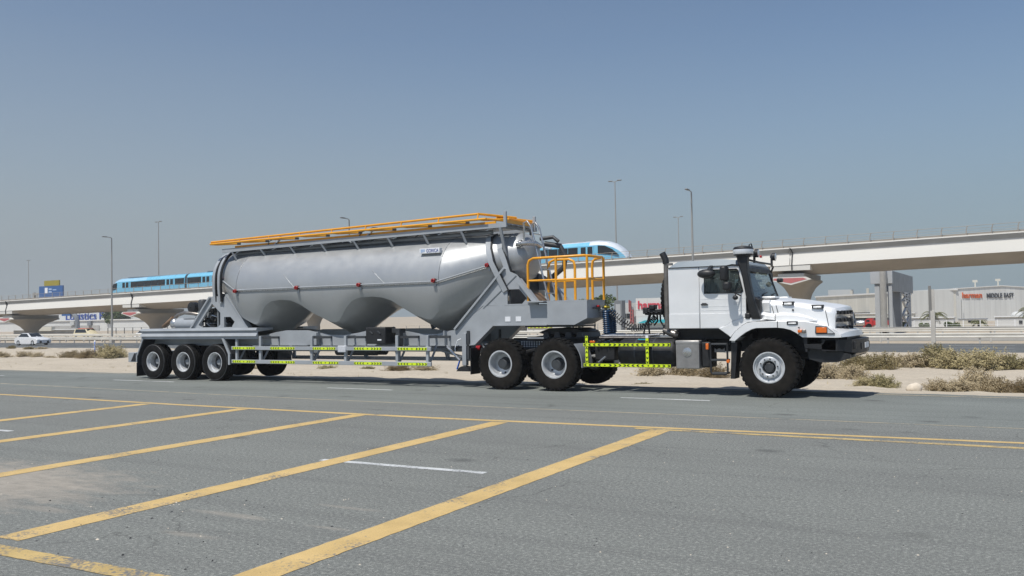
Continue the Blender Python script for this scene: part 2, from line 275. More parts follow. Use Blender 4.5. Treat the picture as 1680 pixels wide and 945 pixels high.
# ------------------------------------------------------------------ mesh building
class MB:
    def __init__(s): s.v = []; s.f = []; s.m = []
    def add(s, vs, fs, m=0):
        o = len(s.v); s.v += [tuple(p) for p in vs]
        for f in fs: s.f.append(tuple(i + o for i in f)); s.m.append(m)
        return s
    def box(s, x0, x1, y0, y1, z0, z1, m=0):
        x0, x1 = sorted((x0, x1)); y0, y1 = sorted((y0, y1)); z0, z1 = sorted((z0, z1))
        return s.add([(x0, y0, z0), (x1, y0, z0), (x1, y1, z0), (x0, y1, z0), (x0, y0, z1), (x1, y0, z1), (x1, y1, z1), (x0, y1, z1)],
                     [(0, 3, 2, 1), (4, 5, 6, 7), (0, 1, 5, 4), (1, 2, 6, 5), (2, 3, 7, 6), (3, 0, 4, 7)], m)
    def bar(s, a, b, w, h, m=0, up=(0, 0, 1)):
        a, b = Vector(a), Vector(b); d = (b - a).normalized(); u = Vector(up)
        if abs(d.dot(u)) > .97: u = Vector((0, 1, 0))
        r = d.cross(u).normalized() * w / 2; u = r.cross(d).normalized() * h / 2
        vs = [p + r * i + u * j for p in (a, b) for i, j in ((-1, -1), (1, -1), (1, 1), (-1, 1))]
        return s.add(vs, [(0, 1, 2, 3)[::-1], (4, 5, 6, 7), (0, 1, 5, 4), (1, 2, 6, 5), (2, 3, 7, 6), (3, 0, 4, 7)][0:1] + [(7, 6, 5, 4)[::-1]] + [(0, 1, 5, 4), (1, 2, 6, 5), (2, 3, 7, 6), (3, 0, 4, 7)], m)
    def prism(s, pts, a0, a1, axis='y', m=0, holes=()):
        """polygon (with holes) extruded along an axis; pts are the two other coordinates in x,y,z order"""
        def P(p, a):
            return (p[0], a, p[1]) if axis == 'y' else (a, p[0], p[1]) if axis == 'x' else (p[0], p[1], a)
        loops = [list(pts)] + [list(h) for h in holes]
        tri = tessellate_polygon([[Vector((p[0], p[1], 0)) for p in l] for l in loops])
        flat = [p for l in loops for p in l]; n = len(flat)
        if holes: caps = [tuple(t) for t in tri]
        elif n > 4: caps = [tuple(t) for t in tri]
        else: caps = [tuple(range(n))]
        fs = [c for c in caps] + [tuple(i + n for i in reversed(c)) for c in caps]
        o = 0
        for l in loops:
            k = len(l); fs += [(o + i, o + (i + 1) % k, o + (i + 1) % k + n, o + i + n) for i in range(k)]; o += k
        return s.add([P(p, a0) for p in flat] + [P(p, a1) for p in flat], fs, m)
    def rings(s, rs, closed=True, cap=True, m=0):
        """loft through equal-length point rings"""
        n = len(rs[0]); vs = [p for r in rs for p in r]; fs = []
        for i in range(len(rs) - 1):
            for j in range(n if closed else n - 1):
                k = (j + 1) % n; fs.append((i * n + j, i * n + k, (i + 1) * n + k, (i + 1) * n + j))
        if cap and closed: fs += [tuple(reversed(range(n))), tuple(range((len(rs) - 1) * n, len(rs) * n))]
        return s.add(vs, fs, m)
    def tube(s, path, r, n=8, m=0, cap=True, loop=False):
        path = [Vector(p) for p in path]; R = r if isinstance(r, (list, tuple)) else [r] * len(path); rs = []; prev = None
        for i, p in enumerate(path):
            if loop: d = (path[(i + 1) % len(path)] - path[i - 1]).normalized()
            else: d = (path[min(i + 1, len(path) - 1)] - path[max(i - 1, 0)]).normalized()
            if prev is None:
                u = Vector((0, 0, 1)) if abs(d.z) < .9 else Vector((0, 1, 0)); u = (u - d * u.dot(d)).normalized()
            else: u = (prev - d * prev.dot(d)).normalized()
            prev = u; w = d.cross(u); rs.append([p + (u * cos(2 * pi * k / n) + w * sin(2 * pi * k / n)) * R[i] for k in range(n)])
        if loop: rs.append(rs[0]); cap = False
        return s.rings(rs, True, cap, m)
    def lathe(s, prof, o=(0, 0, 0), axis='y', n=32, m=0, cap=False):
        """profile of (radius, along-axis) pairs turned about an axis through o"""
        o = Vector(o); rs = []
        for r, a in prof:
            ring = []
            for k in range(n):
                t = 2 * pi * k / n
                q = (r * cos(t), a, r * sin(t)) if axis == 'y' else (a, r * cos(t), r * sin(t)) if axis == 'x' else (r * cos(t), r * sin(t), a)
                ring.append(o + Vector(q))
            rs.append(ring)
        return s.rings(rs, True, cap, m)
    def sphere(s, c, rx, ry=None, rz=None, n=12, m=0):
        ry = ry or rx; rz = rz or rx; k = max(4, n // 2)
        return s.rings([[(c[0] + rx * sin(pi * i / k) * cos(2 * pi * j / n), c[1] + ry * sin(pi * i / k) * sin(2 * pi * j / n), c[2] + rz * cos(pi * i / k)) for j in range(n)]
                        for i in range(k + 1) if True for i in [min(max(i, .02), k - .02)]], True, False, m)
    def mirror_y(s, yc):
        q = MB(); q.v = [(x, 2 * yc - y, z) for x, y, z in s.v]; q.f = [tuple(reversed(f)) for f in s.f]; q.m = list(s.m); return q
    def moved(s, d):
        q = MB(); q.v = [(x + d[0], y + d[1], z + d[2]) for x, y, z in s.v]; q.f = list(s.f); q.m = list(s.m); return q
    def data(s, name, mats, off=(0, 0, 0), smooth=38, fix=True):
        me = bpy.data.meshes.new(name); me.from_pydata([(x - off[0], y - off[1], z - off[2]) for x, y, z in s.v], [], s.f)
        for m in (mats if isinstance(mats, (list, tuple)) else [mats]): me.materials.append(MAT[m])
        me.polygons.foreach_set('material_index', s.m)
        if fix:
            b = bmesh.new(); b.from_mesh(me); bmesh.ops.recalc_face_normals(b, faces=b.faces); b.to_mesh(me); b.free()
        if smooth:
            me.polygons.foreach_set('use_smooth', [True] * len(me.polygons)); me.set_sharp_from_angle(angle=radians(smooth))
        me.update(); return me
ORG = {}
def thing(name, loc, label, cat, group=None, kind=None):
    o = bpy.data.objects.new(name, None); COL.objects.link(o); o.location = loc; o.empty_display_size = .2
    o['label'] = label; o['category'] = cat
    if group: o['group'] = group
    if kind: o['kind'] = kind
    ORG[o.name] = Vector(loc); return o
def part(root, name, mb, mats, bevel=0, smooth=38, fix=True, label=None):
    """one mesh under a thing or a part; mb is in world coordinates"""
    off = ORG[root.name]; o = bpy.data.objects.new(name, mb.data(name, mats, off, smooth, fix)); COL.objects.link(o); o.parent = root
    ORG[o.name] = off
    if bevel:
        b = o.modifiers.new('edge', 'BEVEL'); b.width = bevel; b.segments = 2; b.limit_method = 'ANGLE'; b.angle_limit = radians(40); b.harden_normals = False
    if label: o['label'] = label
    return o
def solid(name, mb, mats, label=None, cat=None, group=None, kind=None, smooth=38, loc=(0, 0, 0), bevel=0, fix=True):
    """a top-level thing, or piece of the setting, that is one mesh"""
    o = bpy.data.objects.new(name, mb.data(name, mats, loc, smooth, fix)); COL.objects.link(o); o.location = loc
    for k, v in (('label', label), ('category', cat), ('group', group), ('kind', kind)):
        if v: o[k] = v
    ORG[o.name] = Vector(loc)
    if bevel:
        b = o.modifiers.new('edge', 'BEVEL'); b.width = bevel; b.segments = 2; b.limit_method = 'ANGLE'
    return o
def lettering(root, text, size, loc, rotz, mat, name='lettering', depth=.02, weight=0.0, sx=1.0, align='LEFT', tilt=90):
    cu = bpy.data.curves.new(name, 'FONT'); cu.body = text; cu.size = size; cu.extrude = depth; cu.offset = weight; cu.align_x = align
    cu.materials.append(MAT[mat]); cu.resolution_u = 3
    t = bpy.data.objects.new(name, cu); COL.objects.link(t); bpy.context.view_layer.update()
    me = bpy.data.meshes.new_from_object(t.evaluated_get(bpy.context.evaluated_depsgraph_get())); bpy.data.objects.remove(t)
    o = bpy.data.objects.new(name, me); COL.objects.link(o); o.parent = root; ORG[o.name] = ORG[root.name]
    o.location = Vector(loc) - ORG[root.name]; o.rotation_euler = (radians(tilt), 0, rotz); o.scale = (sx, 1, 1); return max(v.co.x for v in me.vertices) * sx
def copy_tree(o, parent=None):
    c = o.copy(); COL.objects.link(c); c.parent = parent
    for ch in list(o.children): copy_tree(ch, c)
    return c
def copies(part_obj, offsets):
    """alike pieces of one thing sharing the mesh of the first"""
    for d in offsets:
        c = part_obj.copy(); COL.objects.link(c); c.parent = part_obj.parent; c.location = part_obj.location + Vector(d)
        ORG[c.name] = ORG[part_obj.name]
def tz(y):                                                   # the verge falls away from the road towards the highway
    return 0.0 if y < 20.4 else -.9 * (1 - exp(-(y - 20.4) / 11))
# ================================================================== SETTING
def sheet(name, x0, x1, y0, y1, z, mat, nx=1, ny=1):
    mb = MB(); vs = [(x0 + (x1 - x0) * i / nx, y0 + (y1 - y0) * j / ny, z) for j in range(ny + 1) for i in range(nx + 1)]
    mb.add(vs, [(j * (nx + 1) + i, j * (nx + 1) + i + 1, (j + 1) * (nx + 1) + i + 1, (j + 1) * (nx + 1) + i) for j in range(ny) for i in range(nx)])
    return solid(name, mb, mat, kind='structure', smooth=0)
sheet('ground', -3000, 3000, -300, 5000, -1.02, 'farsand')
sheet('parking_lot', -220, 120, -60, 14.93, 0, 'lot')
# road with a ragged far edge where the sand has crept over it
def ragged_road():
    mb = MB(); xs = [-220 + i * 1.0 for i in range(150)] + [-70 + i * .12 for i in range(700)] + [14 + i * 1.0 for i in range(100)]
    top = [(x, 20.36 + .10 * noise.noise((x * 1.1, 3, 0)) + .06 * noise.noise((x * 4.3, 7, 0)), 0) for x in xs]; bot = [(x, 14.93, 0) for x in xs]
    n = len(xs); mb.add(bot + top, [(i, i + 1, n + i + 1, n + i) for i in range(n - 1)]); return solid('road', mb, 'road', kind='structure', smooth=0)
ragged_road()
sheet('highway', -400, 160, 56.2, 72.0, -.865, 'hwy')
sheet('far_carriageway', -400, 160, 84.5, 87.0, -.90, 'hwy')
def verge():
    mb = MB(); xs = [-200 + i * 2.5 for i in range(48)] + [-80 + i * .28 for i in range(320)] + [10 + i * 2.5 for i in range(20)]
    ys = [20.1 + i * .14 for i in range(60)] + [28.6 + i * .45 for i in range(66)] 
    ny = len(ys); nx = len(xs); vs = []
    for y in ys:
        k = min(1, max(0, (y - 20.4) / 2.2))
        e = min(1, max(0, (58 - y) / 3))
        for x in xs:
            h = .10 * noise.noise((x * .35, y * .5, 0)) + .06 * noise.noise((x * 1.3, y * 1.7, 4)) + .025 * noise.noise((x * 4, y * 4.5, 9))
            z = tz(y) + (.02 + h * .8) * k * (.35 + .65 * e) - .012 * (1 - k)
            if y < 20.3: z = -.03
            vs.append((x, y, z))
    mb.add(vs, [(j * nx + i, j * nx + i + 1, (j + 1) * nx + i + 1, (j + 1) * nx + i) for j in range(ny - 1) for i in range(nx - 1)])
    return solid('sand_verge', mb, 'sand', kind='structure', smooth=180)
verge()

# ------------------------------------------------------------------ painted markings (4 mm above the asphalt)
def stripe(x0, x1, y0, y1, mat, z=.0022, name='parking_line', seg=1):
    mb = MB(); n = max(1, seg)
    for i in range(n):
        a = x0 + (x1 - x0) * i / n; b = x0 + (x1 - x0) * (i + 1) / n
        mb.add([(a, y0, z), (b, y0, z), (b, y1, z), (a, y1, z)], [(0, 1, 2, 3)])
    return solid(name, mb, mat, kind='structure', smooth=0)
def slant(pts, mat, z=.0022, name='parking_line'):
    q = []                                                    # edges slightly ragged, as rolled paint is
    for (ax, ay), (bx, by) in zip(pts, pts[1:] + pts[:1]):
        L = hypot(bx - ax, by - ay); k = max(1, min(160, int(L / .09)))
        for i in range(k):
            t = i / k; x, y = ax + (bx - ax) * t, ay + (by - ay) * t
            j = 0 if (L > 25 or i == 0) else .010 * noise.noise((x * 7, y * 7, 1)) + .006 * noise.noise((x * 23, y * 23, 5))
            q.append((x - (by - ay) / L * j, y + (bx - ax) / L * j))
    tri = tessellate_polygon([[Vector((x, y, 0)) for x, y in q]])
    return solid(name, MB().add([(x, y, z) for x, y in q], [tuple(t) for t in tri]), mat, kind='structure', smooth=0)
slant([(-220, 13.33), (-60, 13.36), (-22.5, 13.22), (-15.5, 12.98), (-9, 12.94), (-3.3, 13.22), (0, 13.42), (30, 13.42), (30, 13.56), (0, 13.56), (-3.3, 13.37), (-9, 13.12), (-15.5, 13.15), (-22.5, 13.38), (-60, 13.50), (-220, 13.48)], 'ypaint')
slant([(-5.2, 12.95), (0, 12.92), (30, 12.92), (30, 13.09), (0, 13.09), (-3.3, 13.08), (-5.2, 13.08)], 'yworn', z=.0030)
for i, (xt, xb) in enumerate(((-16.55, -16.5), (-13.6, -13.63), (-10.62, -10.6), (-7.6, -7.42), (-4.76, -4.70))):
    y1 = 12.93; y0 = 4.42
    slant([(xb - .155, y0), (xb + .155, y0), (xt + .155, y1), (xt - .155, y1)], 'ypaint', z=.0034)
slant([(-4.85, 2.2), (-4.55, 2.2), (-4.545, 4.42), (-4.855, 4.42)], 'ypaint', z=.0034)
slant([(-60, 4.1), (-7.0, 4.08), (-5.0, 4.13), (-5.0, 4.30), (-7.0, 4.28), (-60, 4.3)], 'yworn', z=.0046)
slant([(-7.75, 8.62), (-5.33, 8.66), (-5.33, 8.78), (-7.75, 8.74)], 'wpaint', z=.0022)
slant([(-18.0, 8.78), (-14.72, 8.78), (-14.72, 8.90), (-18.0, 8.90)], 'wpaint', z=.0022)
slant([(-220, 15.9), (-27, 15.70), (-15.5, 15.07), (-8.5, 14.955), (0, 15.03), (30, 15.1), (30, 15.17), (0, 15.10), (-8.5, 15.025), (-15.5, 15.15), (-27, 15.80), (-220, 16.0)], 'yedge', name='road_line')
for x0, x1 in ((-33.6, -30.6), (-24.4, -21.6), (-15.5, -13.4), (-7.35, -5.4), (1.0, 3.0), (-42.5, -39.5)):
    y = 17.55 + max(0, -x0 - 15) * .03
    slant([(x0, y), (x1, y - .03), (x1, y + .08), (x0, y + .10)], 'wpaint', name='lane_dash')
slant([(-70, 20.02), (-19, 19.96), (-3, 19.93), (14, 19.95), (14, 20.06), (-3, 20.04), (-19, 20.05), (-70, 20.12)], 'yedge', name='road_line')
for yy in (60, 64, 68):
    for k in range(16):
        slant([(-160 + k * 12, yy), (-156 + k * 12, yy), (-156 + k * 12, yy + .15), (-160 + k * 12, yy + .15)], 'wpaint', z=-.86, name='lane_dash')

# scattered pebbles on the asphalt
def pebbles():
    mb = MB(); rnd = random.Random(5)
    for i in range(520):
        x = rnd.uniform(-12, 1); y = rnd.uniform(4.3, 12.5); r = rnd.uniform(.003, .010)
        if i < 30: x = rnd.uniform(-8.6, -5); y = rnd.uniform(4.4, 6.5); r = rnd.uniform(.007, .016)
        vs = [(x + r * rnd.uniform(.7, 1.3) * cos(a), y + r * rnd.uniform(.7, 1.3) * sin(a), 0) for a in (0, 1.26, 2.5, 3.77, 5.03)]
        vs.append((x, y, r * rnd.uniform(.5, .9))); mb.add(vs, [(j, (j + 1) % 5, 5) for j in range(5)], rnd.choice((0, 0, 1)))
    solid('pebbles', mb, ['chassis', 'rock'], 'small loose pebbles strewn over the parking asphalt', 'pebbles', kind='stuff', smooth=0)
pebbles()

# ================================================================== VIADUCT (runs along x at y = 88..97)
VY = 88.0
def dz(x):                                                    # level of the near parapet top
    return 8.22 + .0172 * x + (.00002 * (x + 75) ** 2 - .1125) * 1.0 * (1 if x < 2 else 1)
def deck_section(x):
    z = dz(x)
    near = [(VY + .25, z - .03), (VY, z - .03), (VY - .02, z - .13), (VY + .29, z - .60), (VY + .28, z - .63), (VY - .03, z - 1.74), (VY + .50, z - 1.95), (VY + 1.9, z - 2.42), (VY + 3.2, z - 2.56)]
    far = [(2 * (VY + 4.6) - y, zz) for y, zz in reversed(near)]
    inner = [(VY + 9.2 - .26, z - 1.05), (VY + .26, z - 1.05)]
    return [(x, y, zz) for y, zz in near + far + inner]
via = thing('metro_viaduct', (-75, 92.6, -.9), 'long pale concrete rail viaduct on mushroom piers crossing behind the lorry', 'viaduct')
PIERS = [-148.2, -116.0, -83.8, -51.4, -18.8, 13.6]
ends = [-176] + PIERS[:5] + [13.6]
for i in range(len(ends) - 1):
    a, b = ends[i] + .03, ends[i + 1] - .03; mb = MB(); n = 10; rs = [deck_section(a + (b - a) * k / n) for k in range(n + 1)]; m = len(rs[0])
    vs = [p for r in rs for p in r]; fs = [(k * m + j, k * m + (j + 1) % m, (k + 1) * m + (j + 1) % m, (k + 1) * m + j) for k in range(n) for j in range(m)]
    mb.v = vs; mb.f = fs; mb.m = [1 if (f[0] % m) in (5, 6, 7, 8, 9, 10, 11) else 2 if (f[0] % m) in (2, 3, 14, 15) else 0 for f in fs]  # undercut faces get greyer concrete, their shade put into the colour
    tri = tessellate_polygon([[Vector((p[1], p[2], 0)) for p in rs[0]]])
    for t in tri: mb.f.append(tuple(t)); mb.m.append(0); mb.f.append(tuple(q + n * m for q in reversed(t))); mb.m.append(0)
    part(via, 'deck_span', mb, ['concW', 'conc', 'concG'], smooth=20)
def pier_mesh(px):
    z = dz(px); mb = MB(); zc = z - 2.56; n = 28; x0 = px
    rings = []
    # flaring head: round column -> long cross-head set across the deck
    for t, zz in ((0, -1.0), (0, zc - 3.2), (.03, zc - 2.95), (.10, zc - 2.5), (.26, zc - 1.9), (.52, zc - 1.3), (.76, zc - .98), (1.0, zc - .72), (1.0, zc - .55)):
        ring = []
        for k in range(n):
            a = 2 * pi * k / n; cx, cy = .84 * cos(a), .84 * sin(a)
            # rectangle-ish target 3.5 x 9.2
            ex = 1.75 * (abs(cos(a)) ** .55) * (1 if cos(a) > 0 else -1); ey = 4.75 * (abs(sin(a)) ** .55) * (1 if sin(a) > 0 else -1)
            ring.append((x0 + cx * (1 - t) + ex * t, VY + 4.6 + cy * (1 - t) + ey * t, zz))
        rings.append(ring)
    mb.rings(rings, True, True); return mb
for px in PIERS:
    z = dz(px); zc = z - 2.56
    p = part(via, 'pier', pier_mesh(px), 'conc', smooth=40)
    part(p, 'bearing_block', MB().box(px - 1.25, px + 1.25, VY + .35, VY + 8.85, zc - .56, zc + .03), 'concG', bevel=.03)
    part(p, 'end_block', MB().box(px - 1.9, px + 1.9, VY + .02, VY + 1.2, z - 2.25, z - 1.76), 'concW')
    dm = MB(); zz = zc - .58
    dm.prism([(px - 1.75, zz), (px - 1.55, zz + .16), (px + 1.35, zz + .16), (px + 1.75, zz), (px + .1, zz - .42)], VY - .42, VY - .15, 'y', 0)
    part(p, 'diamond_panel', MB().prism([(px - 1.95, zz - .02), (px - 1.65, zz + .24), (px + 1.45, zz + .24), (px + 1.98, zz - .02), (px + .1, zz - .52)], VY - .20, VY + .3, 'y'), 'concW')
    q = MB().prism([(px - 1.62, zz), (px - 1.45, zz + .15), (px + 1.25, zz + .15), (px + 1.6, zz), (px + .1, zz - .36)], VY - .215, VY - .19, 'y'); part(p, 'red_panel', q, 'diared')
    part(p, 'drain_pipe', MB().tube([(px + .1, VY - .04, z - .1), (px + .28, VY + .23, z - .60), (px + .22, VY + .20, z - .66), (px + .2, VY - .09, z - 1.72), (px + .2, VY - .06, z - 2.25)], .055, 6), 'chassis')
rp = None
for i in range(92):
    x = -171.5 + i * 2.0
    if x > 10: break
    z = dz(x)
    mb = MB().tube([(x, VY + .16, z - .05), (x + .02, VY + .14, z + .45), (x + .10, VY + .10, z + .74), (x + .22, VY + .06, z + .80)], [.05, .045, .04, .03], 5)
    part(via, 'rail_post', mb, 'railtan')
for h, r in ((.78, .022), (.52, .014), (.28, .014)):
    part(via, 'handrail', MB().tube([(x, VY + .12 - .04 * (h > .6), dz(x) + h) for x in range(-172, 13, 4)], r, 5), 'railtan')
part(via, 'walkway_kerb', MB().rings([[(x, VY + .34, dz(x) - .3), (x, VY + .55, dz(x) - .3), (x, VY + .55, dz(x) + .17), (x, VY + .34, dz(x) + .17)] for x in range(-172, 13, 4)]), 'conc')
part(via, 'far_parapet_coping', MB().rings([[(x, VY + 8.8, dz(x) + .02), (x, VY + 9.2, dz(x) + .02), (x, VY + 9.2, dz(x) + .16), (x, VY + 8.8, dz(x) + .16)] for x in range(-172, 13, 4)]), 'conc')

# ------------------------------------------------------------------ metro train on the viaduct
def train():
    x0, x1 = -123.3, -36.6; ty = VY + 3.1; hw = 1.35
    root = thing('metro_train', (-77, ty, 6), 'sky blue and white metro train running along the viaduct', 'train')
    L = (x1 - x0) / 5
    def zr(x): return dz(x) - .22                             # floor level
    def sec(x, k=1.0, lift=0, drop=0):
        z = zr(x); h = 2.64
        pts = [(-hw * k, 0), (-hw * 1.02 * k, .9), (-hw * .98 * k, 2.10), (-hw * .78 * k, 2.48), (-hw * .45 * k, h), (hw * .45 * k, h), (hw * .78 * k, 2.48), (hw * .98 * k, 2.10), (hw * 1.02 * k, .9), (hw * k, 0)]
        return [(x, ty + y, z + zz * (1 - drop) + lift) for y, zz in pts]
    for c in range(5):
        a = x0 + c * L + (.25 if c else 0); b = x0 + (c + 1) * L - (.25 if c < 4 else 0)
        nose_l, nose_r = c == 0, c == 4
        xs = [a + (b - a) * k / 8 for k in range(9)]; rs = []
        if nose_l:
            rs += [sec(a + d, kk, 0, dr) for d, kk, dr in ((0, .80, .70), (.25, .86, .45), (.7, .93, .22), (1.3, .97, .08), (2.1, 1, 0))]; xs = [x for x in xs if x > a + 2.3]
        if nose_r: xs = [x for x in xs if x < b - 3.4]
        rs += [sec(x) for x in xs]
        if nose_r: rs += [sec(b - d, kk, 0, dr) for d, kk, dr in ((3.2, 1, 0), (2.3, .99, .05), (1.5, .96, .17), (.8, .91, .36), (.3, .85, .58), (0, .78, .76))]
        mb = MB().rings(rs)
        # livery: white roof over a blue side, white nose crown
        n = 10
        for i in range(len(mb.f)):
            f = mb.f[i]
            if len(f) == 4:
                j = f[0] % n; x = mb.v[f[0]][0]
                mb.m[i] = 1 if j in (3, 4, 5) and nose_r and x > b - 9.5 or j in (2, 6) and nose_r and x > b - 5.0 else (2 if j in (2, 3, 4, 5, 6) and nose_l and x < a + 7 else 0)
        car = part(root, 'carriage', mb, ['trainb', 'trainw', 'trainp'], smooth=30)
        for yy, sg in ((ty - hw * 1.02, -1), (ty + hw * 1.02, 1)):
            def win(xa, xb, za, zb, nm='window', mt='darkgl', t=.03):
                zl, zr_ = zr(xa), zr(xb)
                w = MB().rings([[(x, yy + sg * t, zr(x) + za), (x, yy + sg * t * .6, zr(x) + zb), (x, yy - sg * .08, zr(x) + zb), (x, yy - sg * .08, zr(x) + za)] for x in (xa, xb)])
                part(car, nm, w, mt, smooth=0)
            d1 = a + (5.0 if nose_l else 2.6)
            doors = [a + (3.0 if nose_l else 3.2), b - (5.4 if nose_r else 4.0)]
            for d in doors:
                win(d, d + 1.7, .12, 2.04, 'door', 'trainb', .045)
                win(d + .14, d + .74, 1.1, 1.95, t=.06); win(d + .96, d + 1.56, 1.1, 1.95, t=.06)
            wx = doors[0] + 2.0; we = doors[1] - .25; nwin = 5
            for k in range(nwin):
                win(wx + (we - wx) * k / nwin + .05, wx + (we - wx) * (k + 1) / nwin - .03, 1.08, 1.98)
            if not nose_r: win(doors[1] + 1.95, b - .12, 1.08, 1.98)
            if not nose_l: win(a + .12, doors[0] - .22, 1.08, 1.98)
            if nose_r:
                w = MB().prism([(b - 3.2, zr(b) + 1.05), (b - 3.2, zr(b) + 1.98), (b - 2.4, zr(b) + 1.92), (b - 1.5, zr(b) + 1.5), (b - .75, zr(b) + .85)], yy - sg * .12, yy + sg * .035, 'y'); part(car, 'cab_window', w, 'darkgl', smooth=0)
            if nose_l:
                w = MB().prism([(a + .35, zr(a) + .95), (a + 1.0, zr(a) + 1.85), (a + 1.75, zr(a) + 1.98), (a + 1.75, zr(a) + 1.0)], yy - sg * .14, yy + sg * .03, 'y'); part(car, 'cab_window', w, 'darkgl', smooth=0)
        rnd = random.Random(c)
        if nose_r:                                            # scattered white pixels of the livery
            mb2 = MB()
            for k in range(60):
                x = b - 9.3 - rnd.random() ** 1.6 * 7; zz = rnd.uniform(2.04, 2.4); w_ = rnd.uniform(.2, .5)
                yk = hw * 1.0 - max(0, (zz - 2.1)) * .7
                mb2.box(x, x + w_, ty - yk - .02, ty - yk + .06, zr(x) + zz, zr(x) + zz + .09)
            part(car, 'livery_flecks', mb2, 'trainw', smooth=0)['kind'] = 'stuff'
        part(car, 'roof_unit', MB().box(a + 3.5, b - 5, ty - .7, ty + .7, zr((a + b) / 2) + 2.6, zr((a + b) / 2) + 2.74).moved((0, 0, 0)), 'gantrydk', bevel=.04)
        if c < 4:
            part(root, 'gangway', MB().rings([sec(b - .02, .93), sec(b + .52, .93)]), 'charcoal')
        part(car, 'skirt', MB().rings([[(x, ty - hw * .95, zr(x) - .45), (x, ty + hw * .95, zr(x) - .45), (x, ty + hw * .99, zr(x)), (x, ty - hw * .99, zr(x))] for x in (a + 1.2 * nose_l, b - 1.6 * nose_r)]), 'trainw')
train()

# ================================================================== HIGHWAY FURNITURE
def guard_rail(x0, x1, y, ztop, zg, step, label, mat='galvlt', h=.31, group=None, second=None):
    root = thing('guard_rail', ((x0 + x1) / 2, y, zg), label, 'guard rail', 'guard rails along the highway')
    prof = [(0, ztop), (-.05, ztop - .03), (-.05, ztop - h * .3), (.02, ztop - h * .5), (-.05, ztop - h * .7), (-.05, ztop - h + .03), (0, ztop - h), (.03, ztop - h), (.03, ztop)]
    nx = 6
    part(root, 'beam', MB().rings([[(x0 + (x1 - x0) * k / nx, y + a, z) for a, z in prof] for k in range(nx + 1)]), mat, smooth=30)
    if second: part(root, 'beam', MB().rings([[(x0 + (x1 - x0) * k / nx, y + a, z - second) for a, z in prof] for k in range(nx + 1)]), mat, smooth=30)
    n = int((x1 - x0) / step)
    pm = part(root, 'post', MB().box(x0 + .3, x0 + .42, y + .035, y + .16, zg, ztop - .04), 'galv', smooth=0)
    copies(pm, [(step * k, 0, 0) for k in range(1, n)])
    return root
guard_rail(-170, 12, 73.0, -.13, -1.0, 3.1, 'pale steel guard rail nearest the highway, running the full width of the picture', h=.36)
guard_rail(-170, 12, 78.5, .10, -1.0, 4.0, 'second guard rail, thinner and just behind the near one', h=.26)
guard_rail(-13.2, 12, 82.0, .16, -1.0, 1.9, 'twin beamed grey barrier beside the gantry legs in front of the palms', 'galv', .14, second=.55)
guard_rail(-170, -30, 84.2, .02, -1.0, 4.0, 'farthest guard rail, behind the cream taxi', h=.22)
solid('concrete_kerb_wall', MB().box(-13.6, 30, 81.5, 81.8, -1.0, -.42), 'concG', 'low grey concrete wall under the twin beamed barrier', 'wall')
solid('concrete_kerb_wall', MB().box(-40, -13.7, 98.0, 98.3, -1.0, -.02), 'concG', 'plain grey concrete wall behind the gantry foot, left of the legs', 'wall')

def lamp(x, y, zt, style, label, zg=-1.0):
    root = thing('street_lamp', (x, y, zg), label, 'street lamp', 'tall lamp posts')
    part(root, 'pole', MB().tube([(x, y, zg), (x, y, zg + (zt - zg) * .5), (x, y, zt)], [.13, .105, .07], 8), 'pole')
    if style == 'single':
        part(root, 'arm', MB().tube([(x, y, zt - .02), (x, y - .1, zt + .08), (x - .03, y - .75, zt + .13)], .045, 6), 'pole')
        part(root, 'lamp_head', MB().box(x - .15, x + .09, y - 1.35, y - .65, zt + .08, zt + .20), 'poledk', bevel=.05)
    else:
        for s in (-1, 1):
            part(root, 'arm', MB().tube([(x, y, zt - .05), (x + s * .5, y - .15 * s, zt + .08)], .05, 6), 'pole')
            part(root, 'lamp_head', MB().box(x + s * .42, x + s * 1.0, y - .15 * s - .14, y - .15 * s + .14, zt + .04, zt + .18), 'poledk', bevel=.05)
    part(root, 'base', MB().box(x - .25, x + .25, y - .25, y + .25, zg, zg + .5), 'concG', bevel=.03)
lamp(-101.5, 74.2, 12.6, 'single', 'single armed lamp post standing beside the left end of the train, left of the lorry')
lamp(-62.0, 74.2, 12.3, 'single', 'single armed lamp post whose head shows above the orange tank rails')
lamp(-24.0, 74.2, 12.1, 'single', 'single armed lamp post rising behind the white cab, in front of the viaduct')
lamp(-137.1, 110, 20.0, 'double', 'double armed lamp post above the blue train, between the sign and the tank')
lamp(-235, 146, 18.9, 'double', 'double armed lamp post farthest left, above the blue road sign')
lamp(-46.1, 110, 19.4, 'double', 'tallest double armed lamp post, just right of the train nose')
lamp(-54.4, 160, 19.5, 'double', 'distant thin double armed lamp post between two taller posts')

def sign_post():
    root = thing('sign_post', (-3.95, 54.5, -.9), 'weathered two stage grey steel post standing among the bushes at right', 'post')
    part(root, 'lower_post', MB().box(-4.06, -3.84, 54.4, 54.6, -1.0, 1.6), 'galv', bevel=.01)
    part(root, 'upper_post', MB().box(-4.14, -4.00, 54.45, 54.6, 1.2, 3.0), 'poledk', bevel=.01)
    part(root, 'upper_plate', MB().box(-3.995, -3.84, 54.5, 54.56, 1.61, 2.8), 'galv')
sign_post()
def delineator():
    root = thing('marker_post', (-66.5, 47, -.9), 'slim white roadside marker post with a blue stripe beside a large dry bush', 'marker post')
    part(root, 'stake', MB().box(-66.58, -66.42, 46.97, 47.03, -1.0, .28), 'label', bevel=.01)
    part(root, 'reflector', MB().box(-66.50, -66.41, 46.95, 46.965, -.7, .15), 'bluebelt')
delineator()

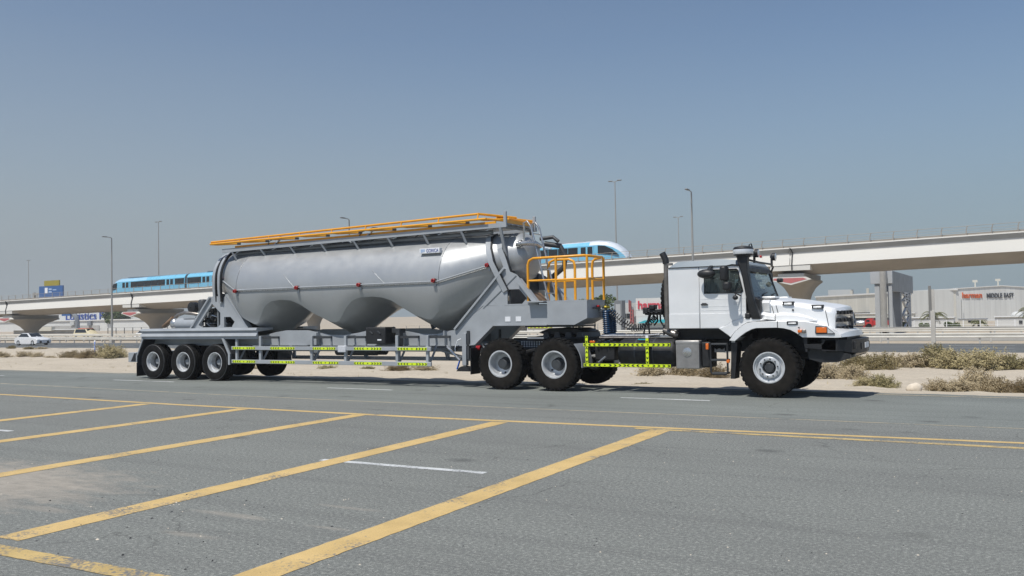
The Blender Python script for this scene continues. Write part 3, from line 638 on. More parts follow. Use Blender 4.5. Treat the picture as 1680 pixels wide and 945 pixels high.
# overhead gantry seen end-on behind the viaduct
def gantry():
    root = thing('toll_gantry', (-11.5, 100, -1), 'grey steel gantry tower with a round silver column and lattice legs under the viaduct', 'gantry')
    part(root, 'front_leg', MB().box(-12.62, -12.14, 100, 100.5, -1, 4.35), 'gantry', bevel=.02)
    part(root, 'front_leg', MB().box(-11.36, -10.93, 100, 100.5, -1, 4.35), 'gantry', bevel=.02)
    part(root, 'foot', MB().box(-12.6, -10.9, 99.8, 100.8, -1.02, -.45), 'gantry', bevel=.02)
    part(root, 'front_panel', MB().box(-13.0, -11.9, 99.85, 100.4, 4.352, 5.7), 'gantry', bevel=.02)
    part(root, 'front_panel', MB().box(-11.32, -10.85, 99.85, 100.4, 4.352, 5.7), 'gantry', bevel=.02)
    part(root, 'side_box', MB().box(-11.9, -10.9, 100.42, 122, 3.55, 5.7), 'gantrydk', bevel=.02)  # side in slate, standing for the shaded face of the grey steel
    part(root, 'rear_leg', MB().box(-12.2, -10.95, 108, 109.2, -1, 3.54), 'gantrydk', bevel=.02)
    part(root, 'round_column', MB().lathe([(.33, -.25), (.33, 5.75)], (-11.70, 99.4, 0), 'z', 20), 'galv', label='round silver column in front of the gantry legs')
    part(root, 'column_foot', MB().lathe([(.33, -.26), (.31, -.5), (.24, -.62), (.20, -1.0)], (-11.70, 99.4, 0), 'z', 16), 'chassis')
    mb = MB(); x = -10.96
    ys = [109.6 + k * 2.2 for k in range(5)]
    lat = []
    for z0, z1 in ((-.9, .9), (1.0, 2.6), (2.6, 3.5)):
        mb.bar((x, 110.2, z0), (x, 117, z1), .22, .22).bar((x, 110.2, z1), (x, 117, z0), .22, .22).bar((x, 110, z1), (x, 117.2, z1), .22, .2)
    part(root, 'lattice_brace', mb, 'gantry', smooth=0)
    part(root, 'far_leg', MB().box(-11.2, -10.8, 117.2, 118, -1, 3.54), 'gantry')
    root.location = (-12.06, 104, -1.11); root.scale = (1.04, 1.04, 1.04)
gantry()

# ================================================================== CARS ON THE HIGHWAY
def car(x, y, zg, L, Wd, H, bodym, label, roofm=None, van=False, cat='car', name='car'):
    """front points to +x; y is the near side"""
    root = thing(name, (x + L / 2, y + Wd / 2, zg), label, cat, 'cars on the highway')
    if van: side = [(0, .35), (.02, .95), (.12, 1.02), (.3, H), (.62 * L, H), (.76 * L, 1.08), (.97 * L, .92), (L, .75), (L, .3), (.9 * L, .22), (.1 * L, .22)]
    else: side = [(0, .38), (.02, .86), (.10 * L, .98), (.26 * L, H), (.52 * L, H), (.70 * L, .98), (.93 * L, .82), (L, .66), (L, .3), (.93 * L, .2), (.06 * L, .2)]
    mb = MB(); rs = []
    for t, ins in ((0, .10), (.08, .0), (.5, -.03), (.92, .0), (1, .10)):
        ring = []
        for px, pz in side:
            k = .18 * max(0, (pz - .95) / (H - .95)) if pz > .95 else 0
            yy = y + Wd * t + (k if t < .5 else -k if t > .5 else 0)
            cx = L / 2; ring.append((x + cx + (px - cx) * (1 - ins * .25), yy, zg + .1 + (pz - .1) * (1 - ins * .35) if pz > .3 else zg + pz))
        rs.append(ring)
    mb.rings(rs, True, False)
    for ring in (rs[0], rs[-1]):
        tri = tessellate_polygon([[Vector((p[0], p[2], 0)) for p in ring]]); mb.add(ring, [tuple(t) for t in tri])
    body = part(root, 'body', mb, [bodym], smooth=40)
    gs = [(.16 * L, 1.0), (.27 * L, H - .06), (.51 * L, H - .06), (.655 * L, 1.0)] if not van else [(.10 * L, 1.08), (.13 * L, H - .1), (.61 * L, H - .1), (.72 * L, 1.1)]
    for sy, e in ((y, -1), (y + Wd, 1)):
        q = MB()
        q.rings([[(x + px, sy - e * (.135 if pz > 1.15 else .03), zg + pz) for px, pz in gs], [(x + px, sy - e * .35, zg + pz) for px, pz in gs]])
        part(root, 'side_window', q, 'darkgl', smooth=0)
    zf = 1.03 if not van else 1.12
    ws0 = (.70 * L, zf - .04) if not van else (.755 * L, zf - .02); ws1 = (.53 * L, H - .03) if not van else (.63 * L, H - .04)
    q = MB(); t = .03
    q.add([(x + ws0[0] - .05, y + .2, zg + ws0[1] + t), (x + ws0[0] - .05, y + Wd - .2, zg + ws0[1] + t), (x + ws1[0], y + Wd - .3, zg + ws1[1] + t), (x + ws1[0], y + .3, zg + ws1[1] + t),
           (x + ws0[0] - .15, y + .2, zg + ws0[1] - .1), (x + ws0[0] - .15, y + Wd - .2, zg + ws0[1] - .1), (x + ws1[0] - .1, y + Wd - .3, zg + ws1[1] - .1), (x + ws1[0] - .1, y + .3, zg + ws1[1] - .1)],
          [(0, 1, 2, 3), (4, 5, 6, 7), (0, 1, 5, 4), (1, 2, 6, 5), (2, 3, 7, 6), (3, 0, 4, 7)])
    part(root, 'windscreen', q, 'darkgl', smooth=0)
    part(root, 'grille', MB().box(x + L - .1, x + L + .01, y + .3, y + Wd - .3, zg + .28, zg + .55), 'black', bevel=.02)
    for hy in (y + .08, y + Wd - .43): part(root, 'headlight', MB().box(x + L - .25, x + L - .02, hy, hy + .35, zg + .58, zg + .72), 'clear', bevel=.03)
    if roofm: part(root, 'roof', MB().box(x + .2 * L, x + .60 * L, y + .22, y + Wd - .22, zg + H - .04, zg + H + .06), roofm, bevel=.04)
    r = .32
    for wx in (.18 * L, .80 * L):
        for wy, sg in ((y - .01, -1), (y + Wd - .19, 1)):
            w = part(root, 'wheel', MB().lathe([(.02, .0), (.2, .0), (.2, .2), (.02, .2)], (x + wx, wy, zg + r), 'y', 16), 'alu')
            part(w, 'tyre', MB().lathe([(.2, -.01), (.29, -.012), (r, .03), (r, .17), (.29, .21), (.2, .21), (.2, -.01)], (x + wx, wy, zg + r), 'y', 20), 'rubber')
car(-105.3, 63.6, -.865, 4.6, 1.8, 1.46, 'carw', 'white saloon car on the dark highway at left')
car(-125.6, 85.0, -.90, 4.6, 1.8, 1.72, 'cream', 'cream taxi with a red roof beyond the guard rails', 'redp', True)
car(-111.4, 85.0, -.90, 4.4, 1.8, 1.40, 'carw', 'small white car half hidden behind the guard rails near the lamp post')

# ================================================================== BUILDINGS BEHIND
def wall_obj(root, name, p0, p1, z0, z1, depth, mat, z1b=None):
    """an upright block from p0 to p1 (ground plan), depth to the rear; object space x runs along the wall"""
    d = Vector((p1[0] - p0[0], p1[1] - p0[1], 0)); L = d.length; a = math.atan2(d.y, d.x); zb = z1 if z1b is None else z1b
    mb = MB().add([(0, 0, z0), (L, 0, z0), (L, depth, z0), (0, depth, z0), (0, 0, z1), (L, 0, zb), (L, depth, zb), (0, depth, z1)],
                  [(0, 3, 2, 1), (4, 5, 6, 7), (0, 1, 5, 4), (1, 2, 6, 5), (2, 3, 7, 6), (3, 0, 4, 7)])
    o = bpy.data.objects.new(name, mb.data(name, mat, (0, 0, 0), 0)); COL.objects.link(o); o.parent = root
    o.location = Vector((p0[0], p0[1], 0)) - ORG[root.name]; o.rotation_euler = (0, 0, a); return o
def harman_warehouse():
    c = (-9.9, 187); root = thing('warehouse', (-10, 200, -1), 'large pale ribbed warehouse lettered in orange and black at right', 'warehouse')
    far = (-46, 246); g1 = (7.5, 201)
    wall_obj(root, 'side_wall', far, c, -1.2, 5.02, -6, 'ribt') if False else None
    a = wall_obj(root, 'side_wall', far, c, -1.2, 5.0, .5, 'ribt'); wall_obj(root, 'roof_trim', (far[0] - .2, far[1] - .3), (c[0], c[1] - .3), 4.9, 5.25, .9, 'roofg')
    # gable end
    d = Vector((g1[0] - c[0], g1[1] - c[1], 0)); L = d.length; an = math.atan2(d.y, d.x)
    mb = MB().prism([(0, -1.2), (L, -1.2), (L, 4.75), (L * .46, 5.6), (0, 5.15)], .02, 13, 'y')
    o = bpy.data.objects.new('gable_wall', mb.data('gable_wall', 'ribw', (0, 0, 0), 0)); COL.objects.link(o); o.parent = root; o.location = Vector((c[0], c[1], 0)) - ORG[root.name]; o.rotation_euler = (0, 0, an)
    tr = MB(); e = .12
    for (x0, z0), (x1, z1) in (((0, 5.15), (L * .46, 5.6)), ((L * .46, 5.6), (L, 4.75))):
        tr.bar((x0, -.05, z0 + .06), (x1, -.05, z1 + .06), .2, .16)
    o = bpy.data.objects.new('roof_trim', tr.data('roof_trim', 'roofg', (0, 0, 0), 0)); COL.objects.link(o); o.parent = root; o.location = Vector((c[0], c[1], 0)) - ORG[root.name]; o.rotation_euler = (0, 0, an)
    def on(s, off): return (c[0] + cos(an) * s - sin(an) * off, c[1] + sin(an) * s + cos(an) * off)
    p = on(1.75, -.07); lettering(root, 'harman', 1.52, (p[0], p[1], 3.42), an, 'signor', depth=.06, weight=.03, sx=.93)
    p = on(6.9, -.07); w = lettering(root, 'MIDDLE', 1.22, (p[0], p[1], 3.40), an, 'signdk', depth=.06, weight=.012, sx=.78); p = on(6.9 + w + .34, -.07); lettering(root, 'EAST', 1.22, (p[0], p[1], 3.40), an, 'signdk', depth=.06, weight=.012, sx=.78)
    part(root, 'downpipe', MB().tube([(-8.6, 186.9, -1), (-8.6, 186.9, 3.2)], .05, 6), 'poledk')
    for mx, mz in ((-6.6, 6.6), (-2.6, 6.7)):
        part(root, 'roof_mast', MB().box(mx - .12, mx + .12, 199, 199.3, 5.0, mz).box(mx - .45, mx + .45, 199, 199.3, mz, mz + .45), 'wallt')
    for rx, rz in ((-37, 6.5), (-33, 7.0)):
        part(root, 'roof_vent', MB().box(rx - .3, rx + .3, 246, 246.7, 5, rz), 'wallt')
    part(root, 'roof_unit', MB().box(-43.5, -37.6, 250, 254, 4.6, 6.9), 'wallg')
    part(root, 'loading_shade', MB().box(-36.8, -24.5, 218, 219, -1.1, .85), 'charcoal')
harman_warehouse()
MAT['redfin'] = paint('faded_red_steel', (.36, .085, .085), .6, 0, .08, 1)
def harman_office():
    root = thing('office_building', (-57, 152, -1), 'white panelled building with red lettering seen between platform and cab', 'office')
    part(root, 'front_wall', MB().box(-59.3, -47, 150, 156, -1.2, 4.32), 'wallw', smooth=0)
    pj = MB()
    for k in range(1, 5): pj.box(-59.3, -47, 149.985, 150.01, -1.2 + k * 1.1, -1.17 + k * 1.1)
    for k in range(1, 6): pj.box(-59.3 + k * 2.2, -59.27 + k * 2.2, 149.985, 150.01, -1.2, 4.3)
    part(root, 'panel_joint', pj, 'wallg', smooth=0)
    part(root, 'rear_wing', MB().box(-63.6, -59.32, 150.6, 157, -1.2, 3.55), 'wallg', smooth=0)
    for fx, f0, f1 in ((-60.55, 1.9, 4.05), (-60.3, -.3, 3.9), (-59.85, -.3, 2.3)): part(root, 'red_fin', MB().box(fx, fx + .16, 149.6, 150.0, f0, f1), 'redfin', smooth=0)
    for fz in (2.15, 1.55, .9, .2): part(root, 'red_fin', MB().box(-60.139, -59.851, 149.65, 149.95, fz, fz + .14), 'redfin', smooth=0)
    for wx in (-57.95, -57.5):
        for wz in (1.62, 1.98): part(root, 'window', MB().box(wx, wx + .40, 149.95, 150.05, wz, wz + .33), 'darkgl', smooth=0)
    for wx in (-62.9, -62.1, -61.3):
        for wz in (.75, 1.2): part(root, 'window', MB().box(wx, wx + .7, 150.5, 150.62, wz, wz + .4), 'darkgl', smooth=0)
    part(root, 'teal_canopy', MB().prism([(-58.8, -.15), (-57.4, .35), (-53, .5), (-52, -.1)], 149.2, 149.95, 'y'), 'teal', smooth=0)
    lettering(root, 'harman', 2.05, (-58.95, 149.93, 2.42), 0, 'signred', depth=.06, weight=.045, sx=1.0)
harman_office()
def logistics_hall():
    root = thing('logistics_hall', (-260, 195, -1), 'long white logistics hall with blue roof lettering behind the left piers', 'warehouse')
    part(root, 'hall', MB().box(-330, -212, 182, 200, -1.4, 1.35), 'wallw', smooth=0)
    part(root, 'upper_hall', MB().box(-330, -238, 184, 199, 1.36, 5.4), 'wallw', smooth=0)
    part(root, 'low_wing', MB().box(-330, -186, 178, 181.5, -1.4, 2.2), 'wallw', smooth=0)
    part(root, 'roof_edge', MB().box(-330.2, -185.8, 177.6, 178.2, 2.21, 2.5), 'roofg', smooth=0)
    part(root, 'open_bay', MB().box(-284, -249.5, 177.75, 178.02, -1.4, .75), 'concG', smooth=0)
    part(root, 'vent_stack', MB().box(-263.4, -261.4, 177.3, 177.7, .9, 2.1), 'wallg', smooth=0)
    part(root, 'vent_stack', MB().box(-254.6, -252.9, 177.3, 177.7, .7, 2.1), 'gantrydk', smooth=0)
    w = lettering(root, 'Logistics', 3.9, (-275.5, 183.8, 2.55), 0, 'blue', depth=.08, weight=.01, sx=1.22); lettering(root, 'Park', 3.9, (-275.5 + w + 1.3, 183.8, 2.55), 0, 'blue', depth=.08, weight=.01, sx=1.22)
logistics_hall()
def small_building(name, label, cat, boxes):
    x0 = boxes[0][1][0]; root = thing(name, (x0, boxes[0][1][2], -1), label, cat)
    for nm, b, m in boxes: part(root, nm, MB().box(*b), m, smooth=0)
    return root
small_building('cabin', 'low white shed with a yellow sign band seen under the gooseneck', 'shed', [('wall', (-74, -64.5, 131, 135, -1.3, -.2), 'wallw'), ('sign_band', (-71.2, -66.6, 130.9, 131.02, -.62, .10), 'signyl'), ('roof', (-74.2, -64.3, 130.8, 135.2, .11, .2), 'roofg')])
_r = bpy.data.objects['cabin']
sb = MB()
for k, wdt in enumerate((.3, .2, .32, .22, .34, .5)): sb.box(-71 + k * .72, -71 + k * .72 + wdt, 130.86, 130.9, -.52, .02)
part(_r, 'sign_stroke', sb, 'yellow', smooth=0)
small_building('site_shed', 'long low white shed behind the palm at right', 'shed', [('wall', (-13.2, -7.0, 131, 135, -1.1, .34), 'wallw'), ('roof', (-13.3, -6.9, 130.8, 135.2, .345, .42), 'roofg')])
small_building('site_shed', 'white shed with a domed tank beside it at the right edge', 'shed', [('wall', (-2.2, 8, 131, 135, -1.1, .34), 'wallw'), ('roof', (-2.3, 8.1, 130.8, 135.2, .345, .42), 'roofg'), ('door', (.5, .9, 130.95, 131.02, -.6, -.1), 'charcoal')])
tk = MB().sphere((.35, 133, .55), .75, .75, .5, 14); part(bpy.data.objects['site_shed.001'], 'dome', tk, 'wallw')
small_building('site_hut', 'small beige hut between the palm and the bushy palm', 'hut', [('wall', (-6.2, -3.0, 126, 128, -1.1, .18), 'wallt'), ('roof', (-6.3, -2.9, 125.9, 128.1, .185, .25), 'gantrydk'), ('window', (-5.1, -4.4, 125.95, 126.02, -.2, .05), 'darkgl')])
small_building('yard_hall', 'cream low hall behind the bonnet, with a dark open loading bay', 'hall', [('wall', (-29.5, -14, 155, 158, .25, .85), 'ribt'), ('bay', (-29, -14.4, 155.4, 158, -1.1, .24), 'charcoal'), ('roof', (-29.7, -13.8, 154.8, 158.2, .86, .95), 'roofg'), ('end_pier', (-30.2, -29.52, 155, 158, -1.1, .84), 'wallt')])
small_building('gate_lodge', 'pale lodge at the far left edge under the viaduct', 'lodge', [('wall', (-232, -205, 140, 145, -1.2, -.1), 'concG'), ('block', (-222, -214, 139, 140, -.3, .75), 'wallt'), ('roof', (-233, -204, 139.2, 146, -.09, .05), 'wallw')])
small_building('grey_cabinet', 'tall slate grey cabinet beside the tall lamp post', 'cabinet', [('body', (-44.4, -43.35, 104.9, 106, -1.1, 3.35), 'gantrydk'), ('door', (-44.2, -43.55, 104.86, 104.895, -.8, 2.9), 'gantry')])
def red_lorry():
    root = thing('red_lorry', (-17.3, 131, -1), 'small red lorry half hidden behind the gantry leg', 'lorry')
    part(root, 'cab', MB().prism([(-17.9, -.75), (-17.9, .1), (-17.6, .38), (-16.9, .38), (-16.9, -.75)], 130, 132, 'y'), 'redp', bevel=.04)
    part(root, 'window', MB().box(-17.72, -17.3, 129.97, 130.02, -.05, .22), 'darkgl')
    part(root, 'load_bed', MB().box(-16.85, -13.4, 130, 132, -.5, .1), 'redp')
    for wx in (-17.4, -14.3): part(root, 'wheel', MB().lathe([(.02, 0), (.35, 0), (.4, .05), (.4, .25), (.02, .3)], (wx, 129.9, -.68), 'y', 14), 'rubber')
red_lorry()
def tanker_behind():
    root = thing('water_tank', (-18.4, 130, -1), 'small bright metal tank in the yard beside the red lorry', 'tank')
    part(root, 'drum', MB().lathe([(.02, -.62), (.40, -.55), (.46, -.3), (.46, .3), (.40, .55), (.02, .62)], (-18.45, 130, -.25), 'x', 16), 'steel')
    part(root, 'cradle', MB().box(-19, -17.9, 129.7, 130.3, -1.05, -.6), 'redp')
tanker_behind()
def road_sign():
    root = thing('road_sign', (-200, 130, -1), 'blue overhead road sign topped by a narrower olive panel, left above the viaduct', 'road sign')
    part(root, 'blue_board', MB().box(-205, -195.8, 130, 130.3, 7.0, 10.6), 'signbl', smooth=0)
    part(root, 'olive_board', MB().box(-203, -197.2, 130, 130.3, 10.62, 11.9), 'signyl', smooth=0)
    part(root, 'post', MB().box(-208.2, -207.6, 130.35, 130.9, -1.2, 9.2), 'pole'); part(root, 'arm', MB().box(-207.59, -196.5, 130.35, 130.8, 8.6, 9.1), 'pole')
    part(root, 'symbol', MB().box(-202.7, -201.6, 129.96, 129.99, 8.9, 10.2), 'label', smooth=0)
    part(root, 'text_bar', MB().box(-201.2, -200.0, 129.96, 129.99, 9.6, 10.0).box(-201.2, -200.0, 129.96, 129.99, 9.0, 9.35).box(-199.6, -198.2, 129.96, 129.99, 9.5, 9.75), 'ltblue', smooth=0)
road_sign()
def curved_sign():
    root = thing('sign_gantry', (-205.5, 140, -1), 'dark curved sign mast with a blue board under the viaduct at left', 'sign mast')
    part(root, 'mast', MB().tube([(-204.9, 140, -1.2), (-204.9, 140, 1.6), (-205.3, 140, 3.0), (-206.4, 140, 4.0), (-208, 140, 4.5)], .55, 8), 'gantrydk')
    part(root, 'board', MB().box(-210.4, -206.9, 139.4, 139.8, 3.45, 4.6), 'signbl', smooth=0)
curved_sign()
def fence(x0, x1, y, zt, label, step, col='galv'):
    root = thing('wire_fence', ((x0 + x1) / 2, y, -1), label, 'fence', 'wire fences')
    pm = part(root, 'post', MB().box(x0, x0 + .09, y, y + .09, -1.1, zt), col, smooth=0); copies(pm, [(step * k, 0, 0) for k in range(1, int((x1 - x0) / step) + 1)])
    for z in (zt - .02, zt - .55, zt - 1.05): part(root, 'wire', MB().box(x0, x1, y + .03, y + .055, z - .02, z + .015), col, smooth=0)
fence(-138, -118, 100, .75, 'thin dark mesh fence behind the lamp post at left', 2.2, 'poledk')
fence(-10.5, 8, 116, .25, 'white posted wire fence in front of the sheds and palms at right', 1.75, 'label')
fence(-90, -40, 112, .35, 'wire fence behind the lorry coupling', 2.5, 'galv')

# ================================================================== TREES AND PLANTS
def leaf_cloud(mb, c, r, n, size, rnd, flat=.8, m=0, shell=.55):
    for _ in range(n):
        while True:
            p = Vector((rnd.uniform(-1, 1), rnd.uniform(-1, 1), rnd.uniform(-1, 1)))
            if shell < p.length < 1: break
        q = Vector((c[0] + p.x * r[0], c[1] + p.y * r[1], c[2] + p.z * r[2]))
        a = Vector((rnd.gauss(0, 1), rnd.gauss(0, 1), rnd.gauss(0, 1))).normalized(); b = a.orthogonal().normalized(); s = size * rnd.uniform(.6, 1.4)
        mb.add([q - a * s - b * s * .5, q + a * s - b * s * .5, q + a * s + b * s * .5, q - a * s + b * s * .5], [(0, 1, 2, 3)], m)
def tree(x, y, w, h, label, seed, zg=-1.0, leaf=.16, n=2600):
    rnd = random.Random(seed); root = thing('tree', (x, y, zg), label, 'tree', 'trees behind the highway'); tr = MB()
    tr.tube([(x, y, zg), (x + .05, y, zg + h * .25), (x, y, zg + h * .42)], [.16, .13, .10], 7); cr = MB()
    k = 13
    for i in range(k):
        a = rnd.uniform(0, 2 * pi); rr = rnd.uniform(.1, .42) * w; c = (x + cos(a) * rr, y + sin(a) * rr, zg + h * rnd.uniform(.42, .86))
        tr.tube([(x, y, zg + h * .35), ((x + c[0]) / 2, (y + c[1]) / 2, zg + h * .5), c], [.07, .05, .02], 5)
        q = w * rnd.uniform(.12, .22); leaf_cloud(cr, c, (q, q, q * .72), n // k, leaf, rnd, shell=.2)
    part(root, 'trunk', tr, 'trunk'); part(root, 'crown', cr, 'tree', smooth=0, fix=False)
tree(-54.0, 120, 7.4, 5.5, 'rounded green acacia tree behind the orange platform rails', 3)
tree(-246, 181.75, 9, 3.9, 'wide dense green tree under the viaduct, left of the lorry', 4, zg=.8, leaf=.3, n=3000)
tree(-58.5, 122, 3.6, 2.6, 'low bushy tree showing under the gooseneck', 9)
def palm(x, y, h, r, label, seed, zg=-1.0, nf=22, up=.5):
    rnd = random.Random(seed); root = thing('palm_tree', (x, y, zg), label, 'palm', 'palms in front of the warehouse')
    part(root, 'trunk', MB().tube([(x, y, zg), (x + .05, y, zg + h * .5), (x, y, zg + h)], [.20, .15, .17], 8), 'trunk')
    for i in range(nf):
        a = 2 * pi * i / nf + rnd.uniform(-.15, .15); e = rnd.uniform(.05, up + .5); L = r * rnd.uniform(.8, 1.1); mb = MB(); pts = []
        for k in range(8):
            t = k / 7; q = L * t; pts.append(Vector((x + cos(a) * q * cos(e * .8), y + sin(a) * q * cos(e * .8), zg + h + q * sin(e) * (1.15 - .3 * t) - .62 * L * t * t)))
        mb.tube(pts, [.025] * 4 + [.012] * 4, 4)
        for k in range(1, 8):
            for j in range(4):
                t = (k - 1 + j / 4) / 7; i0 = min(6, int(t * 7)); p = pts[i0].lerp(pts[i0 + 1], t * 7 - i0); d = (pts[i0 + 1] - pts[i0]).normalized(); s = d.cross(Vector((0, 0, 1))).normalized()
                for sg in (-1, 1):
                    tip = p + s * sg * L * .20 * (1 - abs(t - .45)) + d * L * .12 - Vector((0, 0, L * .07)); mb.add([p - d * .03, p + d * .03, tip], [(0, 1, 2)])
        part(root, 'frond', mb, 'palm', smooth=0, fix=False)
palm(-8.6, 120, 1.75, 1.9, 'spreading date palm beside the grey post in front of the warehouse', 1)
palm(-3.75, 120, .75, 1.3, 'short bushy palm without a visible trunk, in front of the lettered gable', 2, up=.9, nf=26)
palm(1.9, 120, 2.1, 2.0, 'tall palm cut off by the right edge of the picture', 5)
def hedge_clump(x, y, w, h, label, seed):
    rnd = random.Random(seed); root = thing('green_bush', (x, y, -1), label, 'bush', 'green bushes by the fence'); mb = MB(); tw = MB()
    for i in range(6):
        c = (x + rnd.uniform(-.4, .4) * w, y + rnd.uniform(-.3, .3), -1 + h * rnd.uniform(.35, .7)); leaf_cloud(mb, c, (w * .25, .4, h * .35), 130, .09, rnd, shell=.2); tw.tube([(x, y, -1.05), c], [.03, .012], 4)
    part(root, 'foliage', mb, 'tree', smooth=0, fix=False); part(root, 'stem', tw, 'twig')
hedge_clump(-6.55, 118, 1.7, 1.15, 'round green bush at the foot of the beige hut', 21)
hedge_clump(-9.35, 118, 1.3, .9, 'green bush at the foot of the spreading date palm', 22)
hedge_clump(-11.9, 118, .9, 1.1, 'yellowish green bush beside the gantry lattice', 23)

# dry desert shrubs on the verge
def shrub_mesh(seed, n=130, leaves=62, spread=1.0, airy=1.0):
    rnd = random.Random(seed); tw = MB(); lf = MB()
    for i in range(n):
        a = rnd.uniform(0, 2 * pi); e = rnd.uniform(.05, 1.40); L = rnd.uniform(.62, 1.05) * (1.0 if e > .5 else .92); base = Vector((rnd.gauss(0, .16), rnd.gauss(0, .16), 0)); pts = [base]
        d = Vector((cos(a) * cos(e), sin(a) * cos(e), sin(e)))
        for k in range(1, 5):
            d = (d + Vector((rnd.gauss(0, .16), rnd.gauss(0, .16), .06))).normalized(); pts.append(pts[-1] + d * L / 4)
        tw.tube(pts, [.011, .009, .007, .005, .003], 3, cap=False)
        for j in range(leaves):
            t = rnd.uniform(.28, 1.0) * 4; i0 = min(3, int(t)); p = pts[i0].lerp(pts[i0 + 1], t - i0) + Vector((rnd.gauss(0, .055), rnd.gauss(0, .055), rnd.gauss(0, .05)))
            u = Vector((rnd.gauss(0, 1), rnd.gauss(0, 1), rnd.gauss(0, .8) + .5)).normalized(); v = u.orthogonal().normalized(); s = rnd.uniform(.02, .046) * airy
            lf.add([p - v * s * .5, p + u * s * 1.6, p + v * s * .5, p - u * s * .5], [(0, 1, 2, 3)])
    return tw, lf
SHR = []
for sd in range(4):
    tw, lf = shrub_mesh(40 + sd); SHR.append((tw.data('stem', 'twig', smooth=0, fix=False), {k: None for k in ('dry', 'olive', 'greenb')}, lf))
def shrub(x, y, w, h, kind, label, v, rot=0.0):
    root = thing('dry_shrub', (x, y, tz(y) - .04), label, 'shrub', 'dry shrubs on the sand verge'); root.rotation_euler = (0, 0, rot)
    tw, cache, lf = SHR[v % 4]
    if cache[kind] is None: cache[kind] = lf.data('foliage_' + kind, kind, smooth=0, fix=False)
    sx, sz = w / 1.5, h / 1.20
    for nm, me in (('stem', tw), ('foliage', cache[kind])):
        o = bpy.data.objects.new(nm, me); COL.objects.link(o); o.parent = root; o.scale = (sx, max(.5, sx * .8), sz)
SHRUBS = [(-65.8, 38.6, 1.7, .62, 'dry', 'dry brown shrub cut by the left edge of the picture'), (-64.9, 40.0, 1.3, .66, 'dry', 'low dry shrub below the white car, left clump'), (-63.6, 40.2, 1.2, .55, 'dry', 'low spindly dry shrub below the white car, right clump'),
 (-58.2, 39.3, 1.6, .75, 'dry', 'dry shrub at the left end of the long thicket by the marker post'), (-56.9, 39.6, 1.7, .85, 'dry', 'dense dry shrub in the middle of the long thicket by the marker post'), (-56.2, 40.9, 2.1, 1.28, 'olive', 'tallest olive shrub of the thicket, behind the marker post'), (-54.9, 40.2, 1.9, 1.05, 'olive', 'olive shrub at the right end of the thicket, next to the trailer tail'),
 (-59.9, 38.8, .8, .30, 'dry', 'sparse low tuft between two left hand shrubs'), (-92.3, 55.5, .9, .5, 'olive', 'small olive shrub at the near edge of the highway, below the white car boot'), (-87.5, 54.4, 1.4, .4, 'olive', 'flat olive shrub at the near edge of the highway, left of centre'), (-85.6, 54.6, 1.3, .36, 'dry', 'flat dry shrub at the near edge of the highway, right of the flat olive one'),
 (-27.2, 30.9, 1.0, .34, 'greenb', 'small greenish tuft under the trailer, behind the third tape panel'), (-25.9, 32.2, .6, .24, 'greenb', 'tiny greenish tuft under the trailer, right of a larger tuft'), (-23.9, 31.9, 1.4, .42, 'dry', 'dry shrub under the trailer, behind the black toolbox'), (-22.6, 32.0, 1.3, .40, 'dry', 'dry shrub under the trailer, left of the landing leg'), (-31.0, 29.8, 1.3, .3, 'dry', 'dry shrub behind the trailer wheels'),
 (-11.6, 30.9, 1.3, .72, 'dry', 'brown shrub showing under the fuel tank'), (-10.5, 31.2, 1.3, .75, 'dry', 'brown shrub showing under the ribbed tin box'), (-9.3, 30.7, 1.5, .72, 'dry', 'brown shrub showing behind the cab steps'), (-8.87, 22.7, .3, .14, 'greenb', 'tiny tuft on the sand below the fuel tank'),
 (-5.6, 31.8, 1.2, .85, 'dry', 'greyish dry shrub just right of the front wheels'), (-4.75, 31.2, 1.1, .74, 'dry', 'low brown shrub between the front wheels and the green shrub'), (-5.6, 38.4, 1.6, .95, 'olive', 'olive shrub right of the front bumper'), (-4.8, 39.3, 1.5, .98, 'olive', 'yellow green shrub second from the bumper'),
 (-3.15, 25.7, .78, .52, 'greenb', 'rounded green shrub left of the pale boulder'), (-3.6, 25.9, .6, .42, 'olive', 'small olive shrub leaning on the rounded green one'), (-4.1, 41.7, 1.6, .86, 'dry', 'pale dry shrub left of the grey post'), (-3.35, 41.9, 1.3, .85, 'olive', 'olive shrub in front of the grey post'), (-3.45, 47.8, 1.7, 1.12, 'greenb', 'dark green shrub at the foot of the grey post'),
 (-2.2, 41.0, 1.9, 1.12, 'olive', 'broad olive shrub right of the grey post'), (-1.1, 40.6, 2.1, 1.18, 'olive', 'largest olive shrub in the right hand thicket'), (-.25, 41.2, 1.5, .85, 'greenb', 'green tinged shrub at the right end of the thicket'), (.7, 41.4, 1.3, .75, 'dry', 'dry shrub at the right edge behind the thicket'),
 (-1.65, 24.6, .75, .42, 'dry', 'low brown shrub right of the pale boulder'), (-1.15, 24.4, .75, .46, 'dry', 'brown shrub in the front right group, second from the boulder'), (-.95, 27.6, 1.0, .78, 'dry', 'tall grey twiggy shrub standing behind the front right group'), (-.45, 23.9, .8, .55, 'dry', 'brown shrub in the front right group near the picture edge'), (.15, 23.6, .8, .55, 'dry', 'brown shrub cut by the right edge of the picture')]
for i, (x, y, w, h, k, lab) in enumerate(SHRUBS): shrub(x, y, w, h, k, lab, i, i * 1.3)
